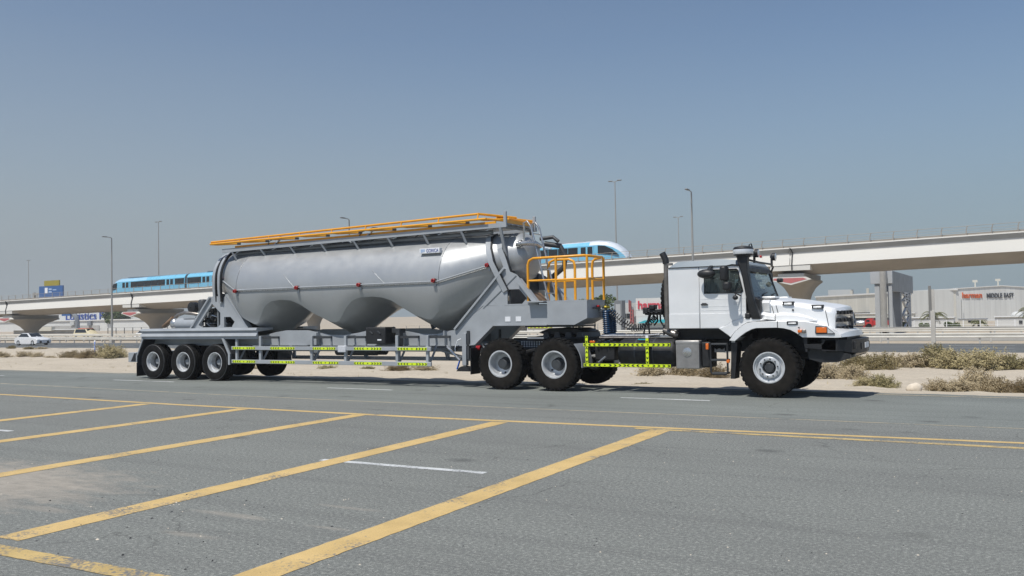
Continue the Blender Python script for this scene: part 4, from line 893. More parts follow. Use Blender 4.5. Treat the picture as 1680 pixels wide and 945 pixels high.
def tufts():
    rnd = random.Random(77); mb = MB()
    for i in range(150):
        x = rnd.uniform(-60, 2); y = 21.6 + rnd.random() ** 1.3 * 30
        for k in range(rnd.randint(5, 11)):
            a = rnd.uniform(0, 6.28); L = rnd.uniform(.05, .13); b = Vector((x + rnd.gauss(0, .07), y + rnd.gauss(0, .07), tz(y) - .03)); t = b + Vector((cos(a) * L * .5, sin(a) * L * .5, L + .03)); s = Vector((-sin(a), cos(a), 0)) * .01
            mb.add([b - s, b + s, t], [(0, 1, 2)])
    solid('grass_tufts', mb, 'olive', 'thin dry grass tufts dotted over the sand', 'grass', kind='stuff', smooth=0, fix=False)
tufts()
def boulder():
    mb = MB().sphere((0, 0, .09), .185, .15, .135, 18); mb.v = [(x * (1 + .22 * noise.noise((x * 7, y * 7, z * 7))), y * (1 + .2 * noise.noise((x * 6, y * 6, z * 6 + 5))), z * (1 + .2 * noise.noise((x * 8, y * 8, 3)))) for x, y, z in mb.v]
    mb = mb.moved((-2.1, 22.95, tz(22.95) - .02)); solid('boulder', mb, 'rock', 'single pale boulder on the sand beside the road', 'boulder', smooth=50)
boulder()

# the dusty air between the lorry and the far side of the highway
haze_mb = MB().box(-460, 180, -90, 330, -2.2, 24)
hz = bpy.data.materials.new('dusty_air'); hz.use_nodes = True; _n = hz.node_tree; _n.nodes.remove(_n.nodes['Principled BSDF'])
_pv = _n.nodes.new('ShaderNodeVolumePrincipled'); _pv.inputs['Color'].default_value = (.93, .95, .97, 1); _pv.inputs['Density'].default_value = .0005; _pv.inputs['Anisotropy'].default_value = .1
_n.links.new(_pv.outputs[0], _n.nodes['Material Output'].inputs['Volume']); MAT['dusty_air'] = hz
solid('haze', haze_mb, 'dusty_air', kind='stuff', smooth=0)
# ================================================================== TRAILER
YN, YC, YF = 18.5, 19.75, 21.0
trl = thing('tank_trailer', (-16, YC, 0), 'grey three hopper bulk tank semi trailer with orange rails', 'trailer')
def lerp_tab(x, tab):
    if x <= tab[0][0]: return tab[0][1]
    for (a, va), (b, vb) in zip(tab, tab[1:]):
        if x <= b: return va + (vb - va) * (x - a) / (b - a)
    return tab[-1][1]
def sm(tab):                                                  # smoothed table
    def f(x, w=.06): return sum(lerp_tab(x + d * w, tab) for d in (-1, -.5, 0, .5, 1)) / 5
    return f
t_R = lambda x: lerp_tab(x, [(-21.2, .62), (-19.72, 1.26), (-12.6, 1.26), (-10.85, .62)])
t_zc = lambda x: lerp_tab(x, [(-21.2, 3.22), (-19.72, 2.64), (-12.6, 2.64), (-10.85, 3.26)])
HOP = (-19.12, -16.15, -13.02); VAL = (-17.72, -14.58)
t_keel = sm([(-21.2, 2.60), (-20.05, 1.75), (-19.35, 1.36), (-18.95, 1.36), (-17.95, 2.02), (-17.5, 2.02), (-16.35, 1.34), (-15.95, 1.34), (-14.8, 2.03), (-14.35, 2.03), (-13.2, 1.35), (-12.75, 1.40), (-11.9, 2.0), (-10.85, 2.64)])
t_cre = sm([(-21.2, 2.9), (-20.3, 2.15), (-19.22, 1.66), (-19.08, 1.69), (-18.68, 2.18), (-18.4, 2.31), (-18.05, 2.34), (-17.66, 2.32), (-17.34, 2.2), (-16.86, 1.92), (-16.34, 1.71), (-16.15, 1.68), (-15.97, 1.77), (-15.71, 2.07), (-15.46, 2.26), (-15.16, 2.34), (-14.77, 2.35), (-14.43, 2.32), (-14.14, 2.23), (-13.81, 2.03), (-13.49, 1.85), (-13.05, 1.71), (-12.92, 1.75), (-12.66, 1.97), (-12.3, 2.05), (-11.8, 2.35), (-10.85, 2.98)])
t_s = lambda x: lerp_tab(x, [(-21.2, 0), (-20.2, .35), (-19.5, 1), (-12.85, 1), (-12.3, .35), (-11.6, 0)])
def tank_ring(x):
    R, zc, zk, zl, s = t_R(x), t_zc(x), t_keel(x), t_cre(x, .05), t_s(x); pts = []
    N = 18
    for i in range(N + 1):                                    # over the top, near side to far side
        a = pi - pi * i / N; pts.append((YC + R * cos(a), zc + R * sin(a)))
    yl = R - .24 * (zc - zl) * s - (1 - s) * (R - R * sqrt(max(0, 1 - min(1, (zc - zl) / max(.05, zc - zk)) ** 2)))
    low = []
    n1, n2 = 5, 9
    for i in range(1, n1 + 1):                                # steep side sheet from the widest line to the fold
        t = i / n1; z = zc + (zl - zc) * t
        ys = R - .24 * (zc - z) * t; ye = R * sqrt(max(0, 1 - ((zc - z) / max(.05, zc - zk)) ** 2))
        low.append((ys * s + ye * (1 - s), z))
    y0 = low[-1][0]
    for i in range(1, n2 + 1):                                # from the fold round to the keel
        t = i / n2; a = t * pi / 2
        # cone: nearly straight, rounded at the keel
        ys = y0 * (1 - t); zs = zl + (zk - zl) * (1 - (1 - t) ** 1.25)
        ze = zl + (zk - zl) * sin(a); yel = y0 * cos(a)
        low.append((ys * s + yel * (1 - s), zs * s + ze * (1 - s)))
    for y, z in low[:]: pts.append((YC + y, z))               # far side downward
    for y, z in reversed(low[:-1]): pts.append((YC - y, z))
    return [(x, y, z) for y, z in pts]
xs = [-21.2 + i * .06 for i in range(173)]; xs = [x for x in xs if x < -10.86] + [-10.85]
rings = [tank_ring(x) for x in xs]
def dish(x0, sgn):
    base = tank_ring(x0); cz = t_zc(x0); out = []
    for d, k in ((.08, .985), (.2, .90), (.30, .72), (.37, .42), (.39, .12)):
        out.append([(x0 + sgn * d, YC + (y - YC) * k, cz + (z - cz) * k) for _, y, z in base])
    return out
rings = list(reversed(dish(-21.2, -1))) + rings + dish(-10.85, 1)
barrel = part(trl, 'tank_body', MB().rings(rings), 'tank', smooth=28)
def tank_y(x, z):                                             # near surface of the upper shell
    R, zc = t_R(x), t_zc(x); return YC - sqrt(max(.0001, R * R - min(R * R, (z - zc) ** 2))) if z >= zc else YC - R + .24 * (zc - z) * .9
# weld seams standing slightly proud
def hoop(x, x2=None, a0=15, a1=175, r=.007, n=40, name='weld_seam'):
    pts = []
    for i in range(n):
        a = radians(a0 + (a1 - a0) * i / (n - 1)); xx = x if x2 is None else x + (x2 - x) * i / (n - 1); R = t_R(xx) + .002
        pts.append((xx, YC - R * cos(a - 0) if False else YC + R * cos(pi - a), t_zc(xx) + R * sin(pi - a)))
    return MB().tube(pts, r, 5)
for x in (-19.72, -12.6, -10.98, -21.08): part(barrel, 'weld_seam', hoop(x, a0=-2, a1=182), 'tank', smooth=180)
for xa, xb in ((-17.9, -16.1), (-14.75, -12.95)):              # diagonal seams running down to the hopper folds
    pts = []
    for i in range(14):
        t = i / 13; x = xa + (xb - xa) * t * .75; z = 3.05 + (1.95 - 3.05) * t; pts.append((x, tank_y(x, z) - .003, z))
    part(barrel, 'weld_seam', MB().tube(pts, .006, 5), 'tank', smooth=180)
# side line with red marker lamps
ml = [(-20.95, 3.08), (-19.72, 2.66), (-12.6, 2.68), (-11.2, 3.09)]
pp = []
for (xa, za), (xb, zb) in zip(ml, ml[1:]):
    for i in range(8): t = i / 8; x = xa + (xb - xa) * t; pp.append((x, YC - t_R(x) - .035, za + (zb - za) * t))
x = ml[-1][0]; pp.append((x, YC - t_R(x) - .035, ml[-1][1]))
part(trl, 'air_line', MB().tube(pp, .018, 6), 'grey'); part(trl, 'air_line', MB().tube([(x, y + .02, z - .045) for x, y, z in pp], .013, 6), 'steel')
for x, z in ((-20.85, 3.05), (-19.68, 2.63), (-17.30, 2.66), (-15.10, 2.67), (-12.70, 2.70), (-11.38, 3.05)):
    y = YC - t_R(x); lampm = part(trl, 'marker_lamp', MB().lathe([(.02, -.115), (.05, -.11), (.056, -.07), (.056, -.04)], (x, y, z), 'y', 14), 'red', smooth=50)
    part(lampm, 'lamp_base', MB().lathe([(.064, -.045), (.064, .02), (.02, .03)], (x, y, z), 'y', 12), 'charcoal'); part(lampm, 'bracket', MB().box(x + .02, x + .06, y - .03, y, z - .14, z - .03), 'grey')
# maker plate
pl = part(trl, 'name_plate', MB().box(-13.28, -12.66, 18.66, 18.78, 3.415, 3.545), 'label', bevel=.006)
lettering(pl, 'GORICA', .125, (-13.07, 18.656, 3.438), 0, 'blue', depth=.002, weight=.0, sx=.80)
lg = MB()
for k in range(3): lg.box(-13.24 + k * .045, -13.205 + k * .045, 18.655, 18.6605, 3.44 + .01 * k, 3.525)
part(pl, 'logo', lg, 'ltblue', smooth=0)

# support rings at the rear cone and straps at the front cone
def arc_band(x, r0, cz, a0, a1, w, th, tail=None, n=22):
    rs = []
    path = []
    for i in range(n + 1):
        a = radians(a0 + (a1 - a0) * i / n); path.append((YC - r0 * sin(a), cz + r0 * cos(a), -sin(a), cos(a)))
    if tail:
        for (y, z) in tail: path.append((y, z, -1, 0))
    for y, z, ny, nzz in path: rs.append([(x - w / 2, y, z), (x + w / 2, y, z), (x + w / 2, y + ny * th, z + nzz * th), (x - w / 2, y + ny * th, z + nzz * th)])
    return MB().rings(rs)
for xo, r0, w in ((-21.05, .84, .12), (-20.74, .93, .11)):
    sp = part(trl, 'support_ring', arc_band(xo, r0, 3.02, -95, 92, w, .045, [(YC - r0, 2.75), (YC - r0 + .03, 2.5), (YC - r0 + .05, 2.3)]), 'grey', smooth=30)
    part(sp, 'rubber_strip', arc_band(xo + w / 2 + .025, r0 - .005, 3.02, -60, 92, .05, .06, [(YC - r0, 2.75), (YC - r0 + .03, 2.35)]), 'black', smooth=30)
def ribbon(path, w, th, mat, name, up=(1, 0, 0)):
    rs = []
    for i, p in enumerate(path):
        p = Vector(p); d = (Vector(path[min(i + 1, len(path) - 1)]) - Vector(path[max(0, i - 1)])).normalized(); u = Vector(up); u = (u - d * u.dot(d)).normalized() * w / 2; n_ = d.cross(u).normalized() * th / 2
        rs.append([p - u - n_, p + u - n_, p + u + n_, p - u + n_])
    return part(trl, name, MB().rings(rs), mat, smooth=30)
for pts in ([(-11.56, 19.55, 3.87), (-11.52, 19.2, 3.76), (-11.40, 18.96, 3.46), (-11.27, 18.87, 3.12), (-11.08, 18.90, 2.74), (-10.90, 18.93, 2.39)], [(-11.30, 19.55, 3.84), (-11.27, 19.3, 3.74), (-11.10, 19.03, 3.46), (-10.93, 18.97, 3.10), (-10.78, 18.99, 2.62)]):
    ribbon(pts, .14, .03, 'grey', 'tank_strap'); ribbon([(x + .085, y + .015, z) for x, y, z in pts], .035, .05, 'black', 'rubber_strip')

# rear A-frames (both sides)
def both(name, mb, mats, **k):
    a = part(trl, name, mb, mats, **k); b = part(trl, name, mb.mirror_y(YC), mats, **k); return a, b
af = [(-21.0, 2.55), (-21.18, 2.50), (-22.02, 1.56), (-19.66, 1.56), (-20.55, 2.56), (-20.68, 2.40)]
hole1 = [(-21.14, 2.30), (-21.74, 1.66), (-21.63, 1.585), (-20.89, 1.585), (-20.79, 1.67), (-20.79, 2.02)]
hole2 = [(-20.63, 1.89), (-20.63, 1.585), (-20.29, 1.585), (-20.29, 1.62), (-20.19, 1.74), (-20.36, 1.89)]
both('support_frame', MB().prism(af, 18.88, 18.95, 'y', holes=[hole1, hole2]), 'grey', smooth=0)
both('support_flange', MB().bar((-21.2, 18.90, 2.50), (-22.04, 18.90, 1.56), .05, .16, up=(0, 1, 0)), 'grey'); both('support_flange', MB().bar((-20.52, 18.93, 2.56), (-19.62, 18.93, 1.56), .04, .18, up=(0, 1, 0)), 'grey')
part(trl, 'rear_bulkhead', MB().box(-21.0, -20.96, 18.96, 20.54, 1.5, 2.6), 'greydk')
part(trl, 'rear_bulkhead', MB().box(-20.2, -20.16, 18.96, 20.54, 1.5, 1.95), 'charcoal')

# chassis
beam_top = [(-24.1, 1.47), (-20.1, 1.47), (-19.85, 1.40), (-19.4, 1.34), (-19.0, 1.34), (-18.6, 1.42), (-18.2, 1.47), (-17.4, 1.47), (-16.95, 1.40), (-16.5, 1.33), (-16.0, 1.33), (-15.5, 1.40), (-15.1, 1.47), (-14.3, 1.47), (-13.8, 1.40), (-13.4, 1.34), (-12.95, 1.34), (-12.65, 1.42)]
beam_o = [(-24.1, 1.06), (-12.1, 1.06), (-11.82, 1.085), (-11.28, 1.555), (-9.76, 1.555), (-9.76, 2.035), (-10.17, 2.035), (-11.56, 2.035), (-11.9, 1.80), (-12.35, 1.45)] + beam_top[::-1]
for y0 in (18.95, 20.515):
    part(trl, 'frame_beam', MB().prism(beam_o, y0, y0 + .035, 'y'), 'grey', smooth=0)
both('beam_flange', MB().prism([(-24.1, 1.038), (-12.08, 1.038), (-11.80, 1.065), (-11.26, 1.535), (-9.76, 1.535), (-9.76, 1.553), (-11.28, 1.553), (-11.82, 1.083), (-12.1, 1.058), (-24.1, 1.058)], 18.90, 19.10, 'y'), 'grey', smooth=0)
part(trl, 'gooseneck_nose', MB().prism([(-9.74, 1.545), (-9.02, 1.545), (-8.69, 1.70), (-8.69, 2.10), (-9.74, 2.10)], 18.90, 19.93, 'y'), 'grey', smooth=0)
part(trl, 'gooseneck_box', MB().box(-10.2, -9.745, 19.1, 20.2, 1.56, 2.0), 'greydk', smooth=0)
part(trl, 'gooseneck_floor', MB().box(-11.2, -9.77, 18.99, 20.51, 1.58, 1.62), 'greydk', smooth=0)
part(trl, 'kingpin_plate', MB().box(-10.4, -9.1, 19.0, 20.3, 1.49, 1.53), 'charcoal', smooth=0)
for k in (-10.93, -10.63): part(trl, 'data_sticker', MB().box(k, k + .15, 18.94, 18.9485, 1.64, 1.76), 'label', smooth=0)
# inclined saddle legs under the front cone
both('front_saddle', MB().prism([(-12.35, 1.46), (-11.92, 1.98), (-10.93, 2.93), (-10.60, 2.79), (-10.44, 2.62), (-10.02, 2.14), (-10.02, 2.04), (-11.58, 2.04), (-11.9, 1.81)], 18.955, 18.985, 'y', holes=[[(-10.86, 2.43), (-10.53, 2.43), (-10.32, 2.20), (-10.45, 2.07), (-10.86, 2.07)]]), 'grey', smooth=0)
both('saddle_flange', MB().bar((-12.40, 18.93, 1.46), (-10.92, 18.93, 2.96), .05, .10, up=(0, 1, 0)), 'grey', smooth=0)
both('saddle_flange', MB().bar((-11.56, 18.945, 1.98), (-10.60, 18.945, 2.77), .02, .012, up=(0, 1, 0)), 'greydk', smooth=0)
part(trl, 'front_bulkhead', MB().box(-10.84, -10.80, 19.0, 20.5, 2.045, 2.9), 'charcoal', smooth=0)
both('front_strut', MB().bar((-10.50, 18.90, 2.66), (-10.02, 18.90, 2.09), .10, .16, up=(0, 1, 0)), 'grey', smooth=0)
part(trl, 'strut_deck', MB().prism([(-10.22, 2.34), (-10.00, 2.11), (-10.04, 2.08), (-10.26, 2.305)], 18.99, 19.5, 'y'), 'brown', smooth=0)
part(trl, 'step_plate', MB().box(-10.25, -9.76, 18.75, 19.5, 2.095, 2.125), 'grey', smooth=0)
part(trl, 'platform_floor', MB().box(-10.25, -8.68, 18.905, 19.94, 2.102, 2.128), 'grey', smooth=0)
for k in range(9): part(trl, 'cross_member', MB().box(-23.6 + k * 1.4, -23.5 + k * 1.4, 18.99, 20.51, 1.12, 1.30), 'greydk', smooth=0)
# inclined stiffeners on the beam and shadowed brackets behind the guard
for x in (-17.35,): both('gusset', MB().prism([(x, 1.06), (x + .42, 1.06), (x + .42, 1.40), (x + .36, 1.40)], 18.80, 18.945, 'y'), 'grey', smooth=0)
for x in (-16.95, -14.0, -12.7): both('stiffener', MB().box(x, x + .03, 18.84, 18.948, 1.06, 1.43), 'grey', smooth=0)
for x in (-17.15, -14.1): part(trl, 'brace_bar', MB().bar((x, 20.45, 1.46), (x - .22, 20.45, 2.10), .09, .09), 'charcoal', smooth=0)

# fenders over the three axles
def fender():
    fp = part(trl, 'fender', MB().prism([(18.485, 1.56), (18.455, 1.49), (18.515, 1.485), (18.515, 1.42), (18.495, 1.415), (18.445, 1.325), (18.50, 1.315), (18.50, 1.24), (18.53, 1.24), (18.53, 1.45), (19.12, 1.50), (19.12, 1.56)], -23.88, -18.88, 'x'), 'grey', smooth=0)
    part(fp, 'front_apron', MB().prism([(-20.26, 1.30), (-19.98, .80), (-19.98, .50), (-19.95, .50), (-19.95, .81), (-20.20, 1.30)], 18.52, 19.1, 'y'), 'charcoal', smooth=0)
    part(fp, 'apron_edge', MB().prism([(-20.31, 1.27), (-20.04, .80), (-20.04, .49), (-19.97, .49), (-19.97, .81), (-20.22, 1.27)], 18.475, 18.515, 'y'), 'grey', smooth=0)
    part(fp, 'rear_apron', MB().prism([(-23.80, 1.30), (-24.10, .70), (-24.12, .40), (-24.09, .40), (-24.06, .70), (-23.74, 1.30)], 18.52, 19.1, 'y'), 'charcoal', smooth=0)
    part(fp, 'apron_edge', MB().prism([(-23.82, 1.28), (-24.12, .70), (-24.13, .52), (-24.09, .52), (-24.08, .70), (-23.77, 1.28)], 18.485, 18.515, 'y'), 'grey', smooth=0)
    part(fp, 'mud_flap', MB().box(-24.12, -24.10, 18.5, 19.08, .08, .50), 'black', smooth=0)
    return fp
fp = fender(); fq = copy_tree(fp, trl); fq.scale = (1, -1, 1)
part(trl, 'rear_bumper', MB().box(-24.5, -24.14, 18.49, 21.0, .52, .82), 'grey', bevel=.01)
part(trl, 'bumper_recess', MB().prism([(-24.36, .55), (-24.2, .80), (-24.145, .80), (-24.145, .55)], 18.478, 18.492, 'y'), 'black', smooth=0)
for k in range(3):
    xw = -23.355 + k * 1.362; part(trl, 'axle', MB().lathe([(.075, 18.9), (.075, 20.6)], (xw, 0, .547), 'y', 12), 'charcoal')
    both('air_bag', MB().lathe([(.12, .66), (.14, .78), (.12, .86), (.14, .96), (.11, 1.05)], (xw + .35, 19.35, 0), 'z', 14), 'rubber')
    both('hanger', MB().prism([(xw - .62, 1.05), (xw - .40, 1.05), (xw - .45, .52), (xw - .55, .52)], 19.2, 19.4, 'y'), 'charcoal', smooth=0)
# white hanger plates peeping over the wheels
for x in (-22.95, -21.6, -20.25): both('hanger_plate', MB().box(x, x + .34, 19.0, 19.02, 1.06, 1.24), 'grey', smooth=0)

# trailer wheels: wide single tyres on deep silver rims; local frame, outer face towards -y
def tyre_mesh(R, w, rim, lugs=0):
    mb = MB(); h = w / 2
    if not lugs:
        prof = [(rim - .02, -h * .80), (rim + .01, -h * .94), (rim + .05, -h), (R * .80, -h * 1.02), (R * .93, -h * .98), (R * .965, -h * .93), (R - .004, -h * .86)]
        for k in (-.62, -.22, .22, .62): prof += [(R, h * (k - .06)), (R - .016, h * (k - .05)), (R - .016, h * (k + .05)), (R, h * (k + .06))]
        prof += [(R - .004, h * .86), (R * .965, h * .93), (R * .8, h), (rim + .03, h), (rim - .02, h * .8)]
        mb.lathe(prof, n=56, m=0)
        mb.lathe([(R * .955, -h * .965), (R * .94, -h * 1.0), (R * .925, -h * .99)], n=56, m=1)
    else:
        Rb = R - .026
        prof = [(rim - .02, -h * .80), (rim + .01, -h * .93), (rim + .05, -h), (R * .78, -h * 1.03), (R * .90, -h * .99), (Rb, -h * .90), (Rb, h * .90), (R * .90, h * .99), (R * .78, h * 1.03), (rim + .04, h), (rim - .02, h * .8)]
        mb.lathe(prof, n=48, m=0)
        for i, f in enumerate(mb.f): mb.m[i] = 1 if (f[0] // 48) in (1, 2, 3) else 0
        for i in range(lugs):
            for sg in (-1, 1):
                a = 2 * pi * (i + (.5 if sg > 0 else 0)) / lugs; da = 2 * pi / lugs * .60
                ca = lambda t, r, y: (r * cos(t), y, r * sin(t))
                y0, y1 = sg * h * .06, sg * h * 1.0; sk = .35 * da
                vs = [ca(a - da / 2, Rb - .01, y0), ca(a + da / 2, Rb - .01, y0), ca(a + da / 2 + sk, Rb - .055, y1 * 1.01), ca(a - da / 2 + sk, Rb - .055, y1 * 1.01),
                      ca(a - da / 2, R, y0), ca(a + da / 2, R, y0), ca(a + da / 2 + sk, R - .012, y1 * .97), ca(a - da / 2 + sk, R - .012, y1 * .97)]
                mb.add(vs, [(0, 3, 2, 1), (4, 5, 6, 7), (0, 1, 5, 4), (1, 2, 6, 5), (2, 3, 7, 6), (3, 0, 4, 7)], 0)
    return mb
def make_wheel(root, kind, loc):
    """wheel (the rim) with tyre, hub and bolts under it, built round its own centre"""
    R, w, rim, lug = (.547, .385, .295, 0) if kind == 'trailer' else (.622, .375, .318, 34)
    h = w / 2; rm = MB(); H = MB()
    if kind == 'trailer':
        rm.lathe([(rim + .012, -h * .86), (rim + .006, -h * .96), (rim - .012, -h * .97), (rim - .022, -h * .86), (rim - .03, -h * .55), (rim - .055, -h * .48), (rim - .062, .05)], n=40)
    elif kind == 'front':
        rm.lathe([(rim + .012, -h * .86), (rim + .006, -h * .97), (rim - .014, -h * .98), (rim - .024, -h * .84), (rim - .05, -h * .80), (rim - .062, -h * .62), (.235, -h * .60), (.222, -h * .88), (.205, -h * .93), (.160, -h * .93), (.140, -h * .86), (.14, -.04), (.0001, -.04)], n=48)
    else:
        rm.lathe([(rim + .012, -h * .86), (rim + .008, -h * .98), (rim - .020, -h * .99), (rim - .036, -h * .84), (rim - .042, -h * .5), (rim - .052, .02), (.235, .06), (.20, .075), (.0001, .075)], n=48)
    o = bpy.data.objects.new('wheel', rm.data('wheel', 'alu', smooth=35)); COL.objects.link(o); o.parent = root; o.location = Vector(loc) - ORG[root.name]
    def sub(nm, mb, mt, sm=35): q = bpy.data.objects.new(nm, mb.data(nm, mt, smooth=sm)); COL.objects.link(q); q.parent = o; return q
    sub('tyre', tyre_mesh(R, w, rim, lug), ['rubber', 'rubdust'] if lug else ['rubber', 'charcoal'], 30)
    if kind == 'trailer':
        sub('rim_disc', MB().lathe([(rim - .06, .05), (.21, .085), (.15, .06), (.0001, .06)], n=32), 'rimdk'); sub('hub', MB().lathe([(.0001, -.03), (.075, -.03), (.085, -.015), (.09, .05), (.105, .07)], n=20), 'greydk')
        for k in range(8):
            a = 2 * pi * k / 8; sub('hand_hole', MB().lathe([(.0001, .005), (.040, .005), (.040, .044)], (.165 * cos(a), .052, .165 * sin(a)), 'y', 12), 'black')
    elif kind == 'front':
        sub('hub', MB().lathe([(.0001, -.155), (.085, -.155), (.10, -.14), (.105, -.10), (.128, -.075), (.132, -.04)], n=24), 'charcoal')
        for k in range(10):
            a = 2 * pi * k / 10 + .3; sub('wheel_nut', MB().lathe([(.0001, -.205), (.012, -.205), (.0155, -.195), (.0155, -.17)], (.182 * cos(a), 0, .182 * sin(a)), 'y', 6), 'charcoal')
    else:
        sub('hub', MB().lathe([(.0001, -.085), (.105, -.085), (.125, -.07), (.13, .05), (.16, .075)], n=24), 'charcoal')
        sub('valve', MB().lathe([(.0001, .04), (.02, .04), (.024, .07)], (.03, 0, -.215), 'y', 10), 'black')
    return o
def place_wheels(root, kind, spots):
    w0 = None
    for (x, y, z, far) in spots:
        if w0 is None: w0 = make_wheel(root, kind, (x, y, z)); w = w0
        else: w = copy_tree(w0, root); w.location = Vector((x, y, z)) - ORG[root.name]
        w.rotation_euler = (0, random.uniform(0, 2), pi if far else 0)
tw_ = []
for k in range(3):
    xw = -23.355 + k * 1.362; tw_ += [(xw, YN + .1925, .547, False), (xw, YF - .1925, .547, True)]
place_wheels(trl, 'trailer', tw_)

# side guards with lime tape
def tape(root, x0, x1, z, y, h=.062, n=10, face=-1, vertical=False, center=True):
    """flat lime tape with black chevrons pointing away from a diamond in its middle"""
    mb = MB(); t = .003; y1 = y + face * t; y2 = y + face * .0055
    L = x1 - x0
    def q(u, v, yy): return (u, yy, v) if not vertical else (z + (v - z), yy, u)
    if not vertical: mb.box(x0, x1, y, y1, z - h / 2, z + h / 2, 0)
    else: mb.box(z - h / 2, z + h / 2, y, y1, x0, x1, 0)
    def P(u, v): return (u, y2, z + v) if not vertical else (z + v, y2, u)
    m = (x0 + x1) / 2; a = h * .35; step = L / n
    for i in range(n):
        u = x0 + step * (i + .5); s = -1 if u < m - step * .3 else 1
        if center and abs(u - m) < step * .55:
            if u <= m + 1e-6: mb.add([P(m - a * 1.0, 0), P(m, a * .8), P(m + a * 1.0, 0), P(m, -a * .8)], [(0, 1, 2, 3)], 1)
            continue
        d = step * .24; w = step * .42
        mb.add([P(u - s * d, a * 1.05), P(u - s * d + s * w, a * 1.05), P(u + s * d + s * w * .55, 0), P(u - s * d + s * w, -a * 1.05), P(u - s * d, -a * 1.05), P(u + s * d * .6, 0)], [(0, 1, 2, 5), (5, 2, 3, 4)], 1)
    return part(root, 'reflective_tape', mb, ['yellow', 'tapeblk'], smooth=0, fix=False)
def side_guard():
    y0, y1 = YN - .02, YN + .03
    both('guard_rail_bar', MB().box(-19.91, -12.85, y0, y1, .925, 1.03), 'grey', bevel=.008); both('guard_rail_bar', MB().box(-19.91, -12.85, y0, y1, .535, .645), 'grey', bevel=.008)
    for x in (-19.76, -18.82, -16.88, -15.68, -13.96, -13.0):
        both('guard_post', MB().box(x - .04, x + .04, y1 + .002, y1 + .07, .56, 1.32), 'grey', bevel=.006)
        both('guard_arm', MB().box(x - .03, x + .03, y1 + .072, 18.94, 1.24, 1.32), 'greydk', smooth=0)
        if x > -19.5:
            both('guard_bracket', MB().box(x + .045, x + .64, y1 + .075, y1 + .115, 1.245, 1.31), 'charcoal', smooth=0); both('bracket_leg', MB().box(x + .60, x + .64, y1 + .116, y1 + .15, 1.0, 1.31), 'greydk', smooth=0)  # brackets coloured dark to carry the shade on their faces
        both('guard_brace', MB().bar((x + .01, y1 + .1, .60), (x + .05, 18.92, 1.06), .04, .04), 'greydk', smooth=0)
    for k, (a, b) in enumerate(((-19.86, -18.95), (-18.36, -17.44), (-16.78, -15.97), (-15.33, -14.41), (-13.89, -12.97))):
        tape(trl, a, b, .978, y0 - .001, .068, 10); tape(trl, a, b if k != 2 else b + .1, .59, y0 - .001, .068, 10)
    part(trl, 'wrapped_joint', MB().box(-15.88, -15.60, y0 - .02, y1 + .02, .875, 1.055), 'film', bevel=.015)
side_guard()
tb = part(trl, 'tool_box', MB().box(-14.95, -14.3, 18.5, 18.98, 1.10, 1.54), 'black', bevel=.03)
for x in (-14.82, -14.56): part(tb, 'latch', MB().prism([(x, 1.43), (x + .03, 1.45), (x + .13, 1.38), (x + .10, 1.36)], 18.475, 18.5, 'y'), 'charcoal', smooth=0)
part(tb, 'sticker', MB().box(-14.55, -14.42, 18.492, 18.499, 1.19, 1.225), 'label', smooth=0)
part(trl, 'box_bracket', MB().box(-14.28, -13.9, 18.75, 18.85, 1.38, 1.50), 'charcoal', bevel=.01); part(trl, 'box_bracket', MB().box(-14.02, -13.9, 18.58, 18.75, 1.0, 1.5), 'charcoal', bevel=.01)
both('air_tank', MB().lathe([(.02, -16.9), (.12, -16.82), (.12, -15.4), (.02, -15.3)], (0, 19.55, .86), 'x', 16), 'charcoal')
part(trl, 'discharge_pipe', MB().tube([(-20.5, 19.9, .90), (-12.2, 19.9, .92)], .075, 12), 'greydk')
part(trl, 'pipe_end', MB().lathe([(.02, -17.62), (.06, -17.6), (.06, -17.3), (.05, -17.28)], (0, 19.3, .88), 'x', 12), 'label')
for hx in HOP: part(trl, 'hopper_outlet', MB().lathe([(.22, 1.36), (.20, 1.15), (.10, 1.0), (.10, .88)], (hx, YC, 0), 'z', 16), 'greydk')

# landing leg
def leg_side(s):
    f = (lambda m: m) if s == 0 else (lambda m: m.mirror_y(YC))
    l = part(trl, 'landing_leg', f(MB().box(-12.17, -12.05, 18.88, 19.0, .55, 1.36)), 'grey', bevel=.006)
    part(l, 'inner_leg', f(MB().box(-12.15, -12.07, 18.90, 18.98, .43, .55)), 'steel'); part(l, 'guide_plate', f(MB().box(-12.035, -11.97, 18.9, 19.0, .7, 1.42)), 'charcoal', smooth=0)
    part(l, 'foot', f(MB().prism([(-12.32, .40), (-12.23, .50), (-12.15, .53), (-12.08, .53), (-12.0, .5), (-11.92, .40)], 18.83, 19.06, 'y')), 'black', smooth=0)
    part(l, 'strut', f(MB().tube([(-12.60, 18.86, 1.02), (-12.22, 18.86, .68)], .035, 8)), 'steel'); part(l, 'strap', f(MB().bar((-12.22, 18.84, .66), (-12.30, 18.84, .45), .05, .02)), 'bluebelt')
    part(l, 'crank_hose', f(MB().tube([(-12.18, 18.86, 1.22), (-12.28, 18.85, 1.18), (-12.36, 18.85, .98), (-12.35, 18.85, .90)], .014, 6)), 'label')
    part(l, 'rear_brace', f(MB().bar((-12.1, 19.05, .72), (-13.6, 19.15, 1.05), .05, .05)), 'greydk', smooth=0)
leg_side(0); leg_side(1)
part(trl, 'tail_lamp', MB().lathe([(.02, -11.76), (.06, -11.74), (.065, -11.62)], (0, 18.9, .99), 'x', 12), 'red')

